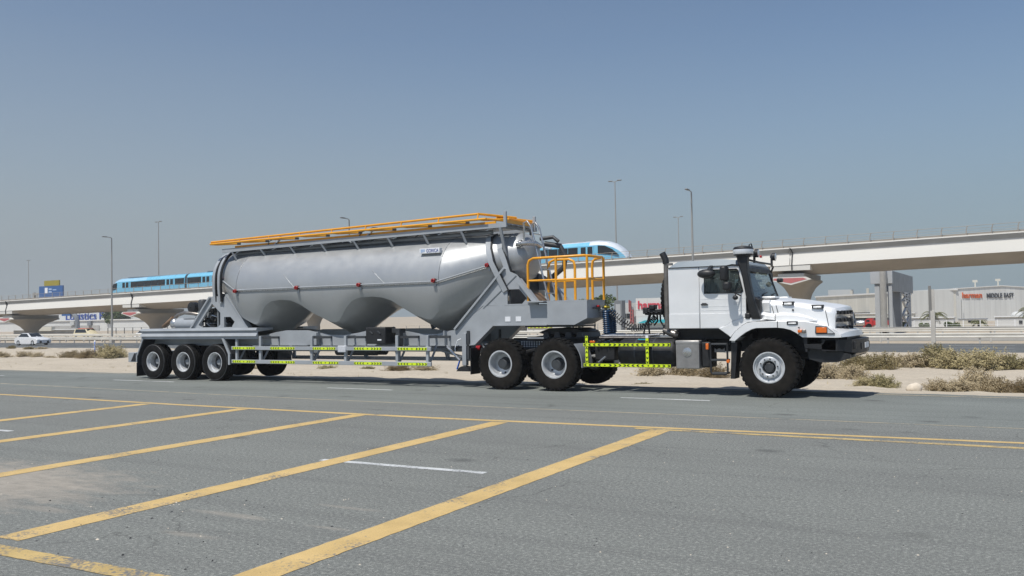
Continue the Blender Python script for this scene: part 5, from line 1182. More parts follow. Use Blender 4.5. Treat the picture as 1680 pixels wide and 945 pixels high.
# walkway and folded orange handrail on top
def wz(x): return 3.89 + (x + 20.3) * .0150
xs_w = (-20.75, -10.85)
for yy in (18.93, 20.52): part(trl, 'walkway_edge', MB().rings([[(x, yy, wz(x) - .055), (x, yy + .05, wz(x) - .055), (x, yy + .05, wz(x) + .055), (x, yy, wz(x) + .055)] for x in xs_w]), 'grey', smooth=0)
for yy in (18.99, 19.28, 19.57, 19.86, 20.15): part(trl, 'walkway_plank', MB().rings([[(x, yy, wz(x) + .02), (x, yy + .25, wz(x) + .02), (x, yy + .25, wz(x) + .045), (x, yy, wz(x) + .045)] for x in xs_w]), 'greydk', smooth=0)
part(trl, 'toe_board', MB().rings([[(x, 19.02, wz(x) + .06), (x, 19.05, wz(x) + .06), (x, 19.05, wz(x) + .125), (x, 19.02, wz(x) + .125)] for x in (-20.3, -11.2)]), 'orange', smooth=0)
part(trl, 'toe_board', MB().rings([[(-10.93, y, wz(-10.9) + .06), (-10.90, y, wz(-10.9) + .06), (-10.90, y, wz(-10.9) + .15), (-10.93, y, wz(-10.9) + .15)] for y in (18.95, 20.5)]), 'orange', smooth=0)
x = -20.35
while x < -11:
    for yy, s in ((18.95, 1), (20.55, -1)): part(trl, 'walkway_bracket', MB().bar((x, yy, wz(x) - .05), (x + .1, yy + s * .10, t_zc(x) + sqrt(max(0, t_R(x) ** 2 - (yy + s * .12 - YC) ** 2)) - .03), .07, .05), 'greydk', smooth=0)
    part(trl, 'walkway_bearer', MB().box(x - .03, x + .03, 18.985, 20.515, wz(x) - .05, wz(x) + .015), 'greydk', smooth=0); x += 1.165
def zA(x): return 4.165 + (x + 21.17) * .0192
def zB(x): return 4.100 + (x + 21.17) * .0112
ox = (-21.17, -11.63)
part(trl, 'handrail', MB().tube([(ox[0], 18.9, zA(ox[0])), (ox[1], 18.9, zA(ox[1]))], .030, 8), 'orange'); part(trl, 'handrail', MB().tube([(ox[0], 18.86, zB(ox[0])), (ox[1] + .25, 18.86, zB(ox[1]))], .030, 8), 'orange')
for k in range(9):
    x = ox[0] + .02 + k * 1.19; part(trl, 'handrail_post', MB().tube([(x, 18.9, zA(x)), (x - .01, 18.86, zB(x)), (x + .10, 19.02, zB(x) + .0), (x + .42, 19.55, zB(x) + .035)], [.026, .03, .034, .026], 7), 'orange'); part(trl, 'post_cap', MB().tube([(x + .40, 19.52, zB(x) + .034), (x + .46, 19.62, zB(x) + .038)], .034, 7), 'charcoal')
for (a, b) in (((-11.63, 18.9, zA(-11.6)), (-11.1, 19.9, 4.30)), ((-11.40, 19.42, 4.29), (-10.95, 20.5, 4.25)), ((-11.5, 19.0, 4.22), (-11.05, 19.9, 4.2)), ((-11.0, 19.3, 4.22), (-10.92, 20.5, 4.18))): part(trl, 'handrail_brace', MB().tube([a, b], .032, 7), 'orange')
for yy in (18.97, 20.5): part(trl, 'corner_post', MB().box(-10.93, -10.86, yy - .035, yy + .035, wz(-10.9) - .05, wz(-10.9) + .34), 'grey', bevel=.005)
for mx in (-18.6, -15.2):
    part(trl, 'hatch_lever', MB().tube([(mx - .35, 19.0, wz(mx) + .0), (mx - .28, 19.0, wz(mx) + .16), (mx + .15, 19.02, wz(mx) + .27), (mx + .3, 19.02, wz(mx) + .25)], .013, 6), 'charcoal'); part(trl, 'hatch_lever', MB().bar((mx - .1, 18.98, wz(mx) + .02), (mx + .28, 18.98, wz(mx) + .24), .05, .02), 'grey', smooth=0)
for mx in HOP: part(trl, 'manhole_lid', MB().lathe([(.26, 3.80), (.26, 3.93), (.22, 3.97), (.02, 3.99)], (mx - .3, YC, 0), 'z', 20), 'grey')
for k in range(13):
    x = -20.2 + k * .73; part(trl, 'valve_handle', MB().bar((x, 18.97, wz(x) - .1), (x + .11, 19.0, wz(x) - .05), .02, .02), 'black' if k % 2 else 'steel', smooth=0)
part(trl, 'top_air_pipe', MB().tube([(-20.4, 19.2, 3.78), (-11.4, 19.2, 3.90)], .05, 10), 'greydk')

# ladder and front platform
for y in (19.42, 19.86): part(trl, 'ladder_stile', MB().tube([(-10.62, y, 3.62), (-10.62, y, 4.10), (-10.52, y, 4.14), (-10.42, y, 4.0), (-9.96, y, 2.14)], .028, 8), 'steel')
for k in range(6):
    t = (k + .6) / 6.2; part(trl, 'ladder_rung', MB().tube([(-10.42 + .46 * t, 19.42, 4.0 - 1.86 * t), (-10.42 + .46 * t, 19.86, 4.0 - 1.86 * t)], .018, 6), 'steel')
def rail(path, r=.033): part(trl, 'platform_rail', MB().tube(path, r, 10), 'orange', smooth=60)
yn, yf = 18.93, 19.86; zt, zm_ = 3.16, 2.62; xl, xr = -10.26, -8.66
rail([(xl, yn, 2.12), (xl, yn, zt - .15), (xl + .04, yn, zt - .05), (xl + .15, yn, zt), (xr - .1, yn, zt + .01), (xr, yn + .1, zt), (xr, yf - .1, zt), (xr - .06, yf, zt), (xr - .22, yf, zt - .02), (xr - .29, yf, zt - .08), (xr - .31, yf, zt - .2), (xr - .31, yf, 2.13)])
for (px, py) in ((-9.50, yn), (xr - .02, yn), (xr, yf - .02)): rail([(px, py, 2.13), (px, py, zt)], .032)
rail([(xl, yn, zm_), (xr, yn, zm_), (xr, yf, zm_), (xr - .31, yf, zm_)], .026)
rail([(-9.44, yf, 2.13), (-9.44, yf, zt - .16), (-9.48, yf, zt - .05), (-9.60, yf, zt), (-10.02, yf, zt), (-10.14, yf, zt - .05), (-10.18, yf, zt - .2), (-10.18, yf, 2.13)]); rail([(-9.72, yf, 2.13), (-9.72, yf, zt)]); rail([(-9.44, yf, zm_), (-10.18, yf, zm_)], .026)
part(trl, 'outlet_pipe', MB().tube([(-10.70, 19.12, 3.56), (-10.45, 19.22, 3.57), (-10.28, 19.42, 3.56), (-10.26, 19.6, 3.50)], .062, 12), 'steel'); part(trl, 'pipe_clamp', MB().lathe([(.085, -.03), (.09, 0), (.085, .03)], (-10.58, 19.17, 3.565), 'x', 16), 'steel')
part(trl, 'vent_hose', MB().tube([(-10.5, 20.3, 3.62), (-10.1, 20.4, 3.55), (-9.95, 20.4, 3.3), (-10.0, 20.4, 3.0), (-10.4, 20.35, 2.7)], .07, 10), 'charcoal')
part(trl, 'vent_hose', MB().tube([(-10.6, 20.25, 3.75), (-10.25, 20.3, 3.78), (-10.1, 20.3, 3.66)], .05, 10), 'charcoal')
# couplings on the nose
part(trl, 'coupling_bracket', MB().box(-8.688, -8.62, 19.2, 19.9, 1.92, 1.945), 'charcoal'); part(trl, 'red_coupling', MB().lathe([(.032, -8.69), (.032, -8.62), (.015, -8.60)], (0, 19.45, 1.97), 'x', 14), 'red'); part(trl, 'yellow_coupling', MB().lathe([(.032, -8.69), (.032, -8.55), (.015, -8.53)], (0, 19.88, 1.95), 'x', 14), 'coupyel'); part(trl, 'socket', MB().box(-8.688, -8.60, 19.55, 19.68, 1.84, 1.93), 'steel', bevel=.01)

# blower set behind the A-frame
eng = part(trl, 'blower_engine', MB().box(-21.9, -20.6, 19.25, 20.25, 1.47, 2.05), 'black', bevel=.04)
rnd = random.Random(11)
for k in range(46):
    x = rnd.uniform(-21.9, -20.65); z = rnd.uniform(1.5, 2.15); y = rnd.uniform(19.05, 19.25); s = rnd.uniform(.03, .09)
    if k % 3 == 0: part(eng, 'pulley', MB().lathe([(.02, -.06), (s, -.05), (s, .1)], (x, y, z), 'y', 12), rnd.choice(['charcoal', 'black', 'exhaust']))
    elif k % 3 == 1: part(eng, 'engine_block', MB().box(x - s, x + s, y - .02, 19.3, z - s, z + s), rnd.choice(['charcoal', 'black', 'greydk']), bevel=.008)
    else: part(eng, 'engine_hose', MB().tube([(x, y, z), (x + rnd.uniform(-.15, .15), y - .05, z + .08), (x + rnd.uniform(-.3, .3), y, z + rnd.uniform(-.1, .1))], .016, 6), rnd.choice(['hose', 'charcoal', 'steel']))
part(eng, 'air_filter', MB().lathe([(.02, -.12), (.17, -.10), (.17, .1), (.02, .12)], (-22.9, 19.7, 2.22), 'y', 18), 'black'); part(eng, 'intake_cap', MB().lathe([(.15, 2.05), (.16, 2.40), (.12, 2.46), (.02, 2.47)], (-22.45, 19.7, 0), 'z', 18), 'charcoal')
part(trl, 'blower_muffler', MB().lathe([(.02, -23.4), (.12, -23.35), (.19, -23.2), (.19, -22.3), (.02, -22.25)], (0, 19.4, 1.70), 'x', 24), 'grey'); part(trl, 'muffler_end', MB().sphere((-23.38, 19.4, 1.70), .17, .19, .19, 16), 'steel')
part(trl, 'blower_pipe', MB().tube([(-24.0, 19.5, 1.62), (-23.7, 19.5, 1.78), (-23.4, 19.5, 1.98), (-23.1, 19.5, 2.05), (-22.7, 19.5, 2.02), (-22.5, 19.6, 1.98)], .055, 10), 'exhaust'); part(trl, 'rusty_pipe', MB().tube([(-24.02, 19.45, 1.62), (-23.72, 19.45, 1.80), (-23.55, 19.45, 1.90)], .062, 10), 'brown')
part(trl, 'rear_deck', MB().box(-24.0, -20.0, 18.99, 20.5, 1.475, 1.50), 'greydk', smooth=0)
part(trl, 'blower_panel', MB().box(-22.86, -22.3, 19.25, 19.6, 1.86, 1.92), 'grey', smooth=0)
# ================================================================== TRACTOR
trk = thing('tractor_truck', (-6.5, YC, 0), 'white bonneted three axle lorry tractor on large off road tyres', 'truck')
def tp(n, mb, m, **k): return part(trk, n, mb, m, **k)
CN, CF = 18.55, 20.95                                         # cab sides
# cab shell: rear panel box, door bay, roof, pillars
cab = tp('cab', MB().box(-6.57, -5.875, CN, CF, 1.44, 2.765), 'white', bevel=.02)
part(cab, 'sleeper_panel', MB().box(-6.56, -5.885, CN - .012, CN, 1.45, 1.752), 'white', smooth=0)
part(cab, 'roof', MB().rings([[(x, CN + iy, z0), (x, CN + iy + .12, z1), (x, CF - iy - .12, z1), (x, CF - iy, z0)] for x, iy, z0, z1 in ((-6.55, .0, 2.767, 2.80), (-6.38, .0, 2.767, 2.90), (-5.4, .0, 2.767, 2.915), (-5.02, .02, 2.767, 2.88), (-4.93, .05, 2.74, 2.80))]), 'roofpt', smooth=30)
tp('drip_rail', MB().box(-6.56, -4.99, CN - .022, CN + .02, 2.757, 2.772), 'charcoal', smooth=0)
# door bay: floor, bulkhead, dash so that the glass shows an interior
tp('cab_floor', MB().box(-5.87, -4.75, CN + .05, CF - .05, 1.40, 1.50), 'black'); tp('dashboard', MB().box(-5.02, -4.78, CN + .1, CF - .1, 1.5, 2.06), 'black', bevel=.03)
for sy in (18.8, 20.1): tp('seat', MB().box(-5.75, -5.25, sy, sy + .5, 1.5, 1.95).box(-5.82, -5.68, sy, sy + .5, 1.9, 2.55), 'charcoal', bevel=.04)
tp('steering_wheel', MB().tube([(-5.13 + .05 * cos(a), 19.05 + .2 * cos(a + pi / 2), 2.1 + .2 * sin(a + pi / 2)) for a in [i * pi / 8 for i in range(16)]], .015, 6, loop=True), 'black')
door_o = [(-5.865, 1.44), (-5.41, 1.44), (-5.30, 1.50), (-5.13, 1.60), (-4.97, 1.645), (-4.88, 1.66), (-4.88, 2.08), (-5.0, 2.755), (-5.865, 2.755)]
win = [(-5.765, 2.19), (-4.955, 2.19), (-4.935, 2.215), (-5.035, 2.66), (-5.06, 2.685), (-5.765, 2.685)]
def door(y0, y1, far=False):
    d = tp('door', MB().prism(door_o, y0, y1, 'y', holes=[win]), 'white', smooth=0)
    part(d, 'window', MB().prism([(px * 1.0, pz) for px, pz in win], (y0 + y1) / 2 - .006, (y0 + y1) / 2 + .006, 'y'), 'glass', smooth=0)
    yo = y0 if not far else y1; s = -1 if not far else 1
    e = [(px, yo + s * .004, pz) for px, pz in win]; part(d, 'window_seal', MB().tube(e, .013, 6, loop=True), 'black', smooth=60)
    part(d, 'handle', MB().box(-5.84, -5.69, yo + s * .001, yo + s * .035, 1.935, 1.965), 'black', bevel=.008); part(d, 'handle_cup', MB().box(-5.82, -5.72, yo, yo + s * .008, 1.965, 1.985), 'charcoal', smooth=0)
    part(d, 'lower_panel', MB().prism([(-5.855, 1.452), (-5.415, 1.452), (-5.30, 1.515), (-5.13, 1.612), (-4.97, 1.657), (-4.89, 1.672), (-4.89, 1.752), (-5.855, 1.752)], yo + s * .012, yo + s * .0005, 'y'), 'white', smooth=0)
    for z in (1.82, 1.905, 2.06): part(d, 'swage_line', MB().box(-5.85, -4.89, yo + s * .0035, yo, z, z + .008), 'white', smooth=0)
    part(d, 'badge', MB().box(-5.14, -5.03, yo + s * .003, yo, 1.965, 1.972).box(-5.14, -5.03, yo + s * .003, yo, 1.94, 1.952).box(-5.14, -5.1, yo + s * .003, yo, 1.985, 2.0).box(-5.08, -5.03, yo + s * .003, yo, 1.985, 2.0), 'alu', smooth=0)
    for z in (1.75, 2.0): part(d, 'hinge', MB().box(-4.875, -4.84, yo, yo + s * .02, z, z + .05), 'black', bevel=.005)
    return d
door(CN, CN + .05); door(CF - .05, CF, True)
# windscreen, pillars, scuttle
A0, A1 = (-4.745, 2.08), (-4.975, 2.755)
for y in (CN + .005, CF - .075): tp('pillar', MB().prism([(A0[0] - .13, 2.08), (A0[0], 2.08), (A1[0] + .015, 2.757), (A1[0] - .05, 2.757)], y, y + .07, 'y'), 'white', smooth=0)
tp('windscreen', MB().add([(A0[0] + .01, CN + .08, A0[1]), (A0[0] + .05, YC, A0[1]), (A0[0] + .01, CF - .08, A0[1]), (A1[0] + .01, CF - .1, A1[1]), (A1[0] + .04, YC, A1[1]), (A1[0] + .01, CN + .1, A1[1])], [(0, 1, 4, 5), (1, 2, 3, 4)]), 'glass', smooth=0)
tp('windscreen_seal', MB().tube([(A0[0] + .015, CN + .08, A0[1]), (A0[0] + .055, YC, A0[1]), (A0[0] + .015, CF - .08, A0[1]), (A1[0] + .015, CF - .1, A1[1]), (A1[0] + .045, YC, A1[1]), (A1[0] + .015, CN + .1, A1[1])], .018, 6, loop=True), 'black')
tp('sun_visor', MB().prism([(-4.99, 2.70), (-4.86, 2.64), (-4.87, 2.72), (-4.97, 2.79)], CN + .15, CF - .15, 'y'), 'black', smooth=0)
tp('scuttle', MB().prism([(-4.88, 1.5), (-4.62, 1.5), (-4.60, 2.03), (-4.72, 2.09), (-4.88, 2.09)], CN + .09, CF - .09, 'y'), 'black', bevel=.02)
for y in (19.25, 20.1): tp('wiper', MB().tube([(-4.70, y, 2.10), (-4.72, y + .25, 2.17), (-4.745, y + .6, 2.20)], .013, 5), 'black')
tp('cowl_vent', MB().box(-4.68, -4.36, 18.95, 19.35, 2.055, 2.10), 'white', bevel=.015); tp('vent_slot', MB().box(-4.64, -4.40, 18.97, 19.33, 2.098, 2.106), 'black', smooth=0); tp('cowl_vent', MB().box(-4.68, -4.36, 20.15, 20.55, 2.055, 2.10), 'white', bevel=.015)

# bonnet loft
def hood_ring(x, hw, zt, zb, crown, rr=.14):
    pts = []; N = 8
    pts.append((YC - hw - .02, zb)); pts.append((YC - hw, (zb + zt) / 2))
    for i in range(N + 1): a = pi - (pi / 2) * i / N; pts.append((YC - hw + rr + rr * cos(a), zt - rr + rr * sin(a)))
    for i in range(1, 6): t = i / 6; pts.append((YC - hw + rr + (2 * hw - 2 * rr) * t, zt + crown * sin(pi * t)))
    for i in range(N + 1): a = pi / 2 - (pi / 2) * i / N; pts.append((YC + hw - rr + rr * cos(a), zt - rr + rr * sin(a)))
    pts.append((YC + hw, (zb + zt) / 2)); pts.append((YC + hw + .02, zb))
    return [(x + (0 if True else 0), y, z) for y, z in pts]
H = [(-4.62, .90, 2.035, 1.50, .045), (-4.25, .89, 2.015, 1.50, .05), (-3.85, .875, 1.965, 1.48, .055), (-3.5, .855, 1.90, 1.45, .06), (-3.42, .855, 1.885, 1.42, .06), (-3.30, .86, 1.855, 1.36, .055), (-3.22, .855, 1.825, 1.33, .04), (-3.19, .83, 1.765, 1.32, .02)]
hr = [hood_ring(*h) for h in H]
for k in (5, 6, 7):                                           # bow the nose
    hr[k] = [(x + .21 * (1 - ((y - YC) / .87) ** 2) * (1 if k > 5 else .55), y, z) for x, y, z in hr[k]]
bon = tp('bonnet', MB().rings(hr), 'white', smooth=40)
def hy(x): return YC - lerp_tab(x, [(h[0], h[1]) for h in H])
for x0, z0 in ((-4.20, 1.935), (-3.62, 1.855)):
    part(bon, 'vent_surround', MB().box(x0, x0 + .23, hy(x0) - .03, hy(x0) + .12, z0 - .03, z0 + .045), 'black', bevel=.012); part(bon, 'vent_lip', MB().box(x0 + .035, x0 + .20, hy(x0) - .04, hy(x0) + .1, z0 - .02, z0 + .018), 'white', bevel=.01)
part(bon, 'side_bolt', MB().lathe([(.0001, -.02), (.02, -.018), (.024, .02)], (-3.99, hy(-3.99), 1.80), 'y', 10), 'black')
for x in (-4.42, -4.33, -3.36): part(bon, 'panel_gap', MB().bar((x, hy(x) - .004, 1.90 if x < -4 else 1.83), (x + .07, hy(x) - .012, 1.62 if x < -4 else 1.45), .012, .012), 'charcoal', smooth=0)
part(bon, 'shoulder_bulge', MB().rings([[(x, hy(x) + .1, 1.58), (x, hy(x) - d, 1.57), (x, hy(x) - d, 1.57 + h * .75), (x, hy(x) - d * .5, 1.57 + h), (x, hy(x) + .1, 1.57 + h + .02)] for x, d, h in ((-4.31, .14, .17), (-4.1, .15, .165), (-3.9, .15, .15), (-3.72, .11, .10), (-3.52, .04, .02))]), 'white', smooth=60)
part(bon, 'corner_panel', MB().rings([[(x, 18.72, z0), (x, 18.68, z1 - .06), (x, 18.76, z1), (x, 18.95, z1 + .01), (x, 18.95, z0)] for x, z0, z1 in ((-4.70, 1.64, 1.80), (-4.33, 1.60, 1.72))]), 'white', smooth=40)
part(bon, 'corner_panel', MB().rings([[(x, 18.80, 1.78), (x, 18.76, 1.96), (x, 18.83, 2.02), (x, 19.0, 2.03), (x, 19.0, 1.78)] for x in (-4.72, -4.45)]), 'white', smooth=40)
# grille
def gx(y): return -3.19 + .21 * (1 - ((y - YC) / .87) ** 2)
for z0, z1, ys in ((1.695, 1.775, (18.97, 19.13, 19.29, 19.45, 19.96, 20.12, 20.28, 20.44)), (1.54, 1.62, (18.97, 19.13, 19.29, 19.45, 19.96, 20.12, 20.28, 20.44)), (1.39, 1.45, (19.06, 19.22, 19.38, 20.03, 20.19, 20.35))):
    for y in ys:
        x0 = gx(y + .06); part(bon, 'grille_opening', MB().rings([[(gx(yy) - .10, yy, z0), (gx(yy) + .012, yy, z0), (gx(yy) + .012, yy, z1), (gx(yy) - .10, yy, z1)] for yy in (y + .01, y + .085)]), 'black', bevel=.01)
em = part(bon, 'emblem', MB().lathe([(.0001, .03), (.105, .03), (.115, .05), (.135, .05), (.14, .0)], (-2.985, YC, 1.60), 'x', 28), 'black'); part(em, 'emblem_ring', MB().tube([(-2.933, YC + .125 * cos(2 * pi * i / 28), 1.60 + .125 * sin(2 * pi * i / 28)) for i in range(28)], .011, 6, loop=True), 'steel')
st = MB()
for k in range(3):
    a = pi / 2 + k * 2 * pi / 3; st.add([(-2.940, YC + .012 * cos(a + pi / 2), 1.60 + .012 * sin(a + pi / 2)), (-2.940, YC + .115 * cos(a), 1.60 + .115 * sin(a)), (-2.940, YC + .012 * cos(a - pi / 2), 1.60 + .012 * sin(a - pi / 2)), (-2.928, YC, 1.60)], [(0, 1, 3), (1, 2, 3), (0, 2, 3)])
part(em, 'emblem_star', st, 'steel', smooth=0)

# fenders
fo = [(-5.235, 1.185), (-5.12, 1.35), (-4.97, 1.48), (-4.85, 1.55), (-4.71, 1.572), (-4.23, 1.578), (-3.70, 1.575), (-3.43, 1.52), (-3.26, 1.45), (-3.10, 1.36), (-2.99, 1.28), (-2.99, 1.24), (-3.10, 1.235), (-3.74, 1.245), (-3.86, 1.335), (-3.98, 1.40), (-4.10, 1.43), (-4.24, 1.445), (-4.66, 1.44), (-4.76, 1.415), (-4.88, 1.355), (-5.0, 1.27), (-5.12, 1.17)]
for far in (0, 1):
    f = (lambda m: m) if not far else (lambda m: m.mirror_y(YC))
    fd = tp('fender', f(MB().prism(fo, 18.49, 19.0, 'y')), 'white', bevel=.03, smooth=50)
    part(fd, 'arch_liner', f(MB().prism([(-5.20, 1.17), (-5.0, 1.262), (-4.88, 1.345), (-4.76, 1.405), (-4.66, 1.43), (-4.24, 1.435), (-4.10, 1.42), (-3.98, 1.39), (-3.86, 1.325), (-3.74, 1.235), (-3.70, .95), (-3.66, .95), (-3.66, 1.30), (-3.9, 1.5), (-4.7, 1.52), (-5.2, 1.25)], 18.56, 19.3, 'y')), 'black', smooth=0)
    part(fd, 'rear_skirt', f(MB().prism([(-5.47, 1.44), (-5.30, 1.50), (-5.13, 1.60), (-4.97, 1.645), (-4.70, 1.66), (-4.5, 1.60), (-4.85, 1.565), (-4.98, 1.49), (-5.13, 1.36), (-5.22, 1.25), (-5.26, 1.29)], 18.525, 18.95, 'y')), 'white', bevel=.012, smooth=0)
    part(fd, 'nose_wrap', f(MB().rings([[(x + dx, y, z0), (x, y, z1), (x - .35, y, z1 + .08), (x - .35, y, z0)] for x, dx, y, z0, z1 in ((-3.02, .02, 18.52, 1.245, 1.30), (-2.93, .03, 18.75, 1.25, 1.34), (-2.88, .02, 19.1, 1.25, 1.36), (-2.86, .02, YC, 1.25, 1.36))])), 'white', smooth=40)
    hl = part(fd, 'headlight', f(MB().prism([(-3.48, 1.475), (-3.27, 1.465), (-3.11, 1.325), (-3.11, 1.305), (-3.46, 1.305), (-3.49, 1.33)], 18.468, 18.52, 'y')), 'charcoal', bevel=.012)
    part(hl, 'indicator', f(MB().box(-3.46, -3.26, 18.455, 18.47, 1.335, 1.445)), 'amber', bevel=.008); part(hl, 'lens', f(MB().prism([(-3.245, 1.43), (-3.13, 1.335), (-3.13, 1.325), (-3.245, 1.325)], 18.458, 18.47, 'y')), 'clear', smooth=0)
    mk = part(fd, 'side_marker', f(MB().box(-3.82, -3.74, 18.43, 18.49, 1.34, 1.40)), 'amber', bevel=.01); part(mk, 'marker_guard', f(MB().box(-3.735, -3.66, 18.43, 18.49, 1.33, 1.405)), 'exhaust', bevel=.015)
    for z in (1.305, 1.435): part(mk, 'marker_bolt', f(MB().box(-3.81, -3.79, 18.44, 18.49, z, z + .02)), 'black', smooth=0)
    part(fd, 'vent_surround', f(MB().box(-4.04, -3.82, 18.475, 18.6, 1.50, 1.575)), 'black', bevel=.01); part(fd, 'vent_lip', f(MB().box(-4.01, -3.85, 18.462, 18.6, 1.515, 1.545)), 'white', bevel=.008)
    part(fd, 'seam', f(MB().box(-4.235, -4.22, 18.484, 18.5, 1.45, 1.575)), 'charcoal', smooth=0)
    part(fd, 'mud_flap', f(MB().prism([(-5.23, 1.14), (-5.10, 1.14), (-5.13, .80), (-5.17, .37), (-5.26, .37), (-5.24, .80)], 18.62, 18.98, 'y')), 'black', smooth=0); part(fd, 'flap_hinge', f(MB().box(-5.22, -5.15, 18.60, 18.66, 1.14, 1.185)), 'alu', smooth=0)
    bm = tp('bumper', f(MB().prism([(-3.72, 1.105), (-3.36, 1.11), (-3.31, 1.19), (-3.10, 1.20), (-3.10, .985), (-3.15, .97), (-3.72, 1.02)], 18.55, 18.95, 'y')), 'bumperblk', bevel=.012)
    part(bm, 'bumper_wing', f(MB().rings([[(x, y, z0), (x, y, z1), (x - .3, y, z1), (x - .3, y, z0)] for x, y, z0, z1 in ((-3.08, 18.55, .97, 1.198), (-2.84, 18.78, .93, 1.195), (-2.74, 19.1, .91, 1.19), (-2.70, YC, .91, 1.19))])), 'bumperblk', smooth=25)
    part(bm, 'fog_lamp', f(MB().lathe([(.0001, -2.80), (.05, -2.80), (.06, -2.9)], (0, 18.93, 1.08), 'x', 14)), 'amber'); part(bm, 'lamp_recess', f(MB().box(-3.0, -2.785, 18.86, 19.02, 1.0, 1.15)), 'black', bevel=.01)
    part(bm, 'tow_slot', f(MB().box(-2.95, -2.71, 19.2, 19.36, .98, 1.12)), 'black', bevel=.01); part(bm, 'sill', f(MB().prism([(-3.68, 1.02), (-3.1, .97), (-2.86, .90), (-2.86, .82), (-3.12, .74), (-3.42, .73), (-3.66, .80)], 18.66, 19.4, 'y')), 'black', smooth=0)
tp('number_plate', MB().box(-2.70, -2.688, 19.5, 20.0, 1.0, 1.11), 'label', smooth=0); tp('skid_plate', MB().rings([[(-2.78, y, .91), (-2.80, y, .86), (-3.05, y, .77), (-3.05, y, .80)] for y in (18.9, 20.6)]), 'exhaust', smooth=0)
tp('front_beam', MB().box(-3.3, -2.95, 18.9, 20.6, .95, 1.30), 'black', smooth=0)

# snorkel with pre-cleaner, work lamps, exhaust, spare wheel
tp('snorkel', MB().rings([[(x0, y0, z), (x1, y0, z), (x1, y0 + .19, z), (x0, y0 + .19, z)] for x0, x1, y0, z in ((-4.76, -4.57, 18.50, 1.62), (-4.79, -4.60, 18.47, 1.74), (-4.865, -4.725, 18.45, 2.15), (-4.945, -4.80, 18.45, 2.62), (-5.02, -4.81, 18.45, 2.82), (-5.03, -4.79, 18.45, 2.96))]), 'black', bevel=.03, smooth=40)
tp('snorkel_foot', MB().box(-4.90, -4.78, 18.50, 18.7, 1.63, 1.76), 'black', bevel=.03)
pc = tp('air_precleaner', MB().lathe([(.0001, 2.93), (.15, 2.93), (.15, 2.955), (.20, 2.965), (.205, 2.99)], (-4.91, 18.56, 0), 'z', 28), 'black')
part(pc, 'clear_bowl', MB().lathe([(.203, 2.985), (.207, 3.0), (.207, 3.09), (.20, 3.10)], (-4.91, 18.56, 0), 'z', 28), 'clear'); part(pc, 'cap', MB().lathe([(.208, 3.09), (.21, 3.11), (.18, 3.145), (.05, 3.165), (.0001, 3.168)], (-4.91, 18.56, 0), 'z', 28), 'black')
for y in (18.95, 20.5): wl = tp('work_lamp', MB().lathe([(.03, -.09), (.085, -.04), (.09, .03)], (-4.72, y, 3.02), 'x', 18), 'black'); part(wl, 'lens', MB().lathe([(.0001, .045), (.06, .04), (.085, .03)], (-4.72, y, 3.02), 'x', 18), 'clear'); part(wl, 'bracket', MB().box(-4.80, -4.76, y - .03, y + .03, 2.82, 2.97), 'black')
tp('roof_reflector', MB().box(-4.66, -4.62, 18.9, 18.98, 2.92, 2.97), 'redp', bevel=.008)
tp('roof_bar', MB().tube([(-4.93, 18.7, 2.90), (-4.80, 18.85, 2.86), (-4.76, 19.3, 2.84), (-4.74, 20.2, 2.84), (-4.80, 20.72, 2.80), (-4.88, 20.8, 2.66)], .022, 8), 'black')
tp('roof_hook', MB().tube([(-4.85, 18.75, 2.9), (-4.83, 18.75, 3.2), (-4.80, 18.78, 3.22), (-4.78, 18.8, 3.15)], .014, 6), 'black')
tp('far_mirror', MB().box(-4.80, -4.68, 21.0, 21.2, 2.45, 2.55), 'black', bevel=.03)
tp('exhaust_stack', MB().tube([(-6.72, 18.86, 1.42), (-6.72, 18.86, 2.90)], .054, 16), 'exhaust'); tp('exhaust_tip', MB().tube([(-6.72, 18.86, 2.88), (-6.73, 18.86, 2.98), (-6.77, 18.86, 3.06), (-6.80, 18.86, 3.12)], .072, 16, cap=False), 'black'); tp('stack_clamp', MB().box(-6.68, -6.57, 18.82, 18.9, 2.84, 2.89), 'exhaust')
sw = make_wheel(trk, 'rear', (-6.86, 19.95, 2.10)); sw.name = 'spare_wheel'; sw.rotation_euler = (0, 0, -pi / 2)
tp('spare_carrier', MB().box(-6.66, -6.58, 19.6, 20.3, 1.3, 2.4), 'black', bevel=.02)
# mirrors
mp = tp('mirror', MB().box(-5.30, -5.16, 18.10, 18.36, 2.43, 2.74), 'black', bevel=.04); part(mp, 'lower_mirror', MB().box(-5.25, -5.10, 18.12, 18.36, 2.23, 2.41), 'black', bevel=.04); part(mp, 'arm', MB().tube([(-4.98, 18.54, 2.76), (-5.1, 18.35, 2.77), (-5.2, 18.25, 2.74)], .014, 6).tube([(-4.98, 18.54, 2.12), (-5.1, 18.35, 2.2), (-5.18, 18.25, 2.24)], .014, 6), 'black'); part(mp, 'arm', MB().tube([(-5.18, 18.22, 2.2), (-5.18, 18.22, 2.75)], .016, 6), 'black')
tp('kerb_mirror', MB().sphere((-5.66, 18.38, 2.60), .20, .10, .10, 16), 'black'); tp('kerb_mirror_arm', MB().bar((-5.60, 18.56, 2.77), (-5.62, 18.38, 2.66), .08, .04), 'black', bevel=.01)
tp('front_mirror', MB().sphere((-5.03, 18.3, 2.08), .06, .05, .05, 12), 'black'); tp('front_mirror_arm', MB().tube([(-5.03, 18.3, 2.1), (-5.02, 18.35, 2.22), (-4.97, 18.54, 2.3)], .012, 6), 'black')
tp('far_mirror', MB().box(-5.05, -4.95, 21.1, 21.35, 2.3, 2.7), 'black', bevel=.03)

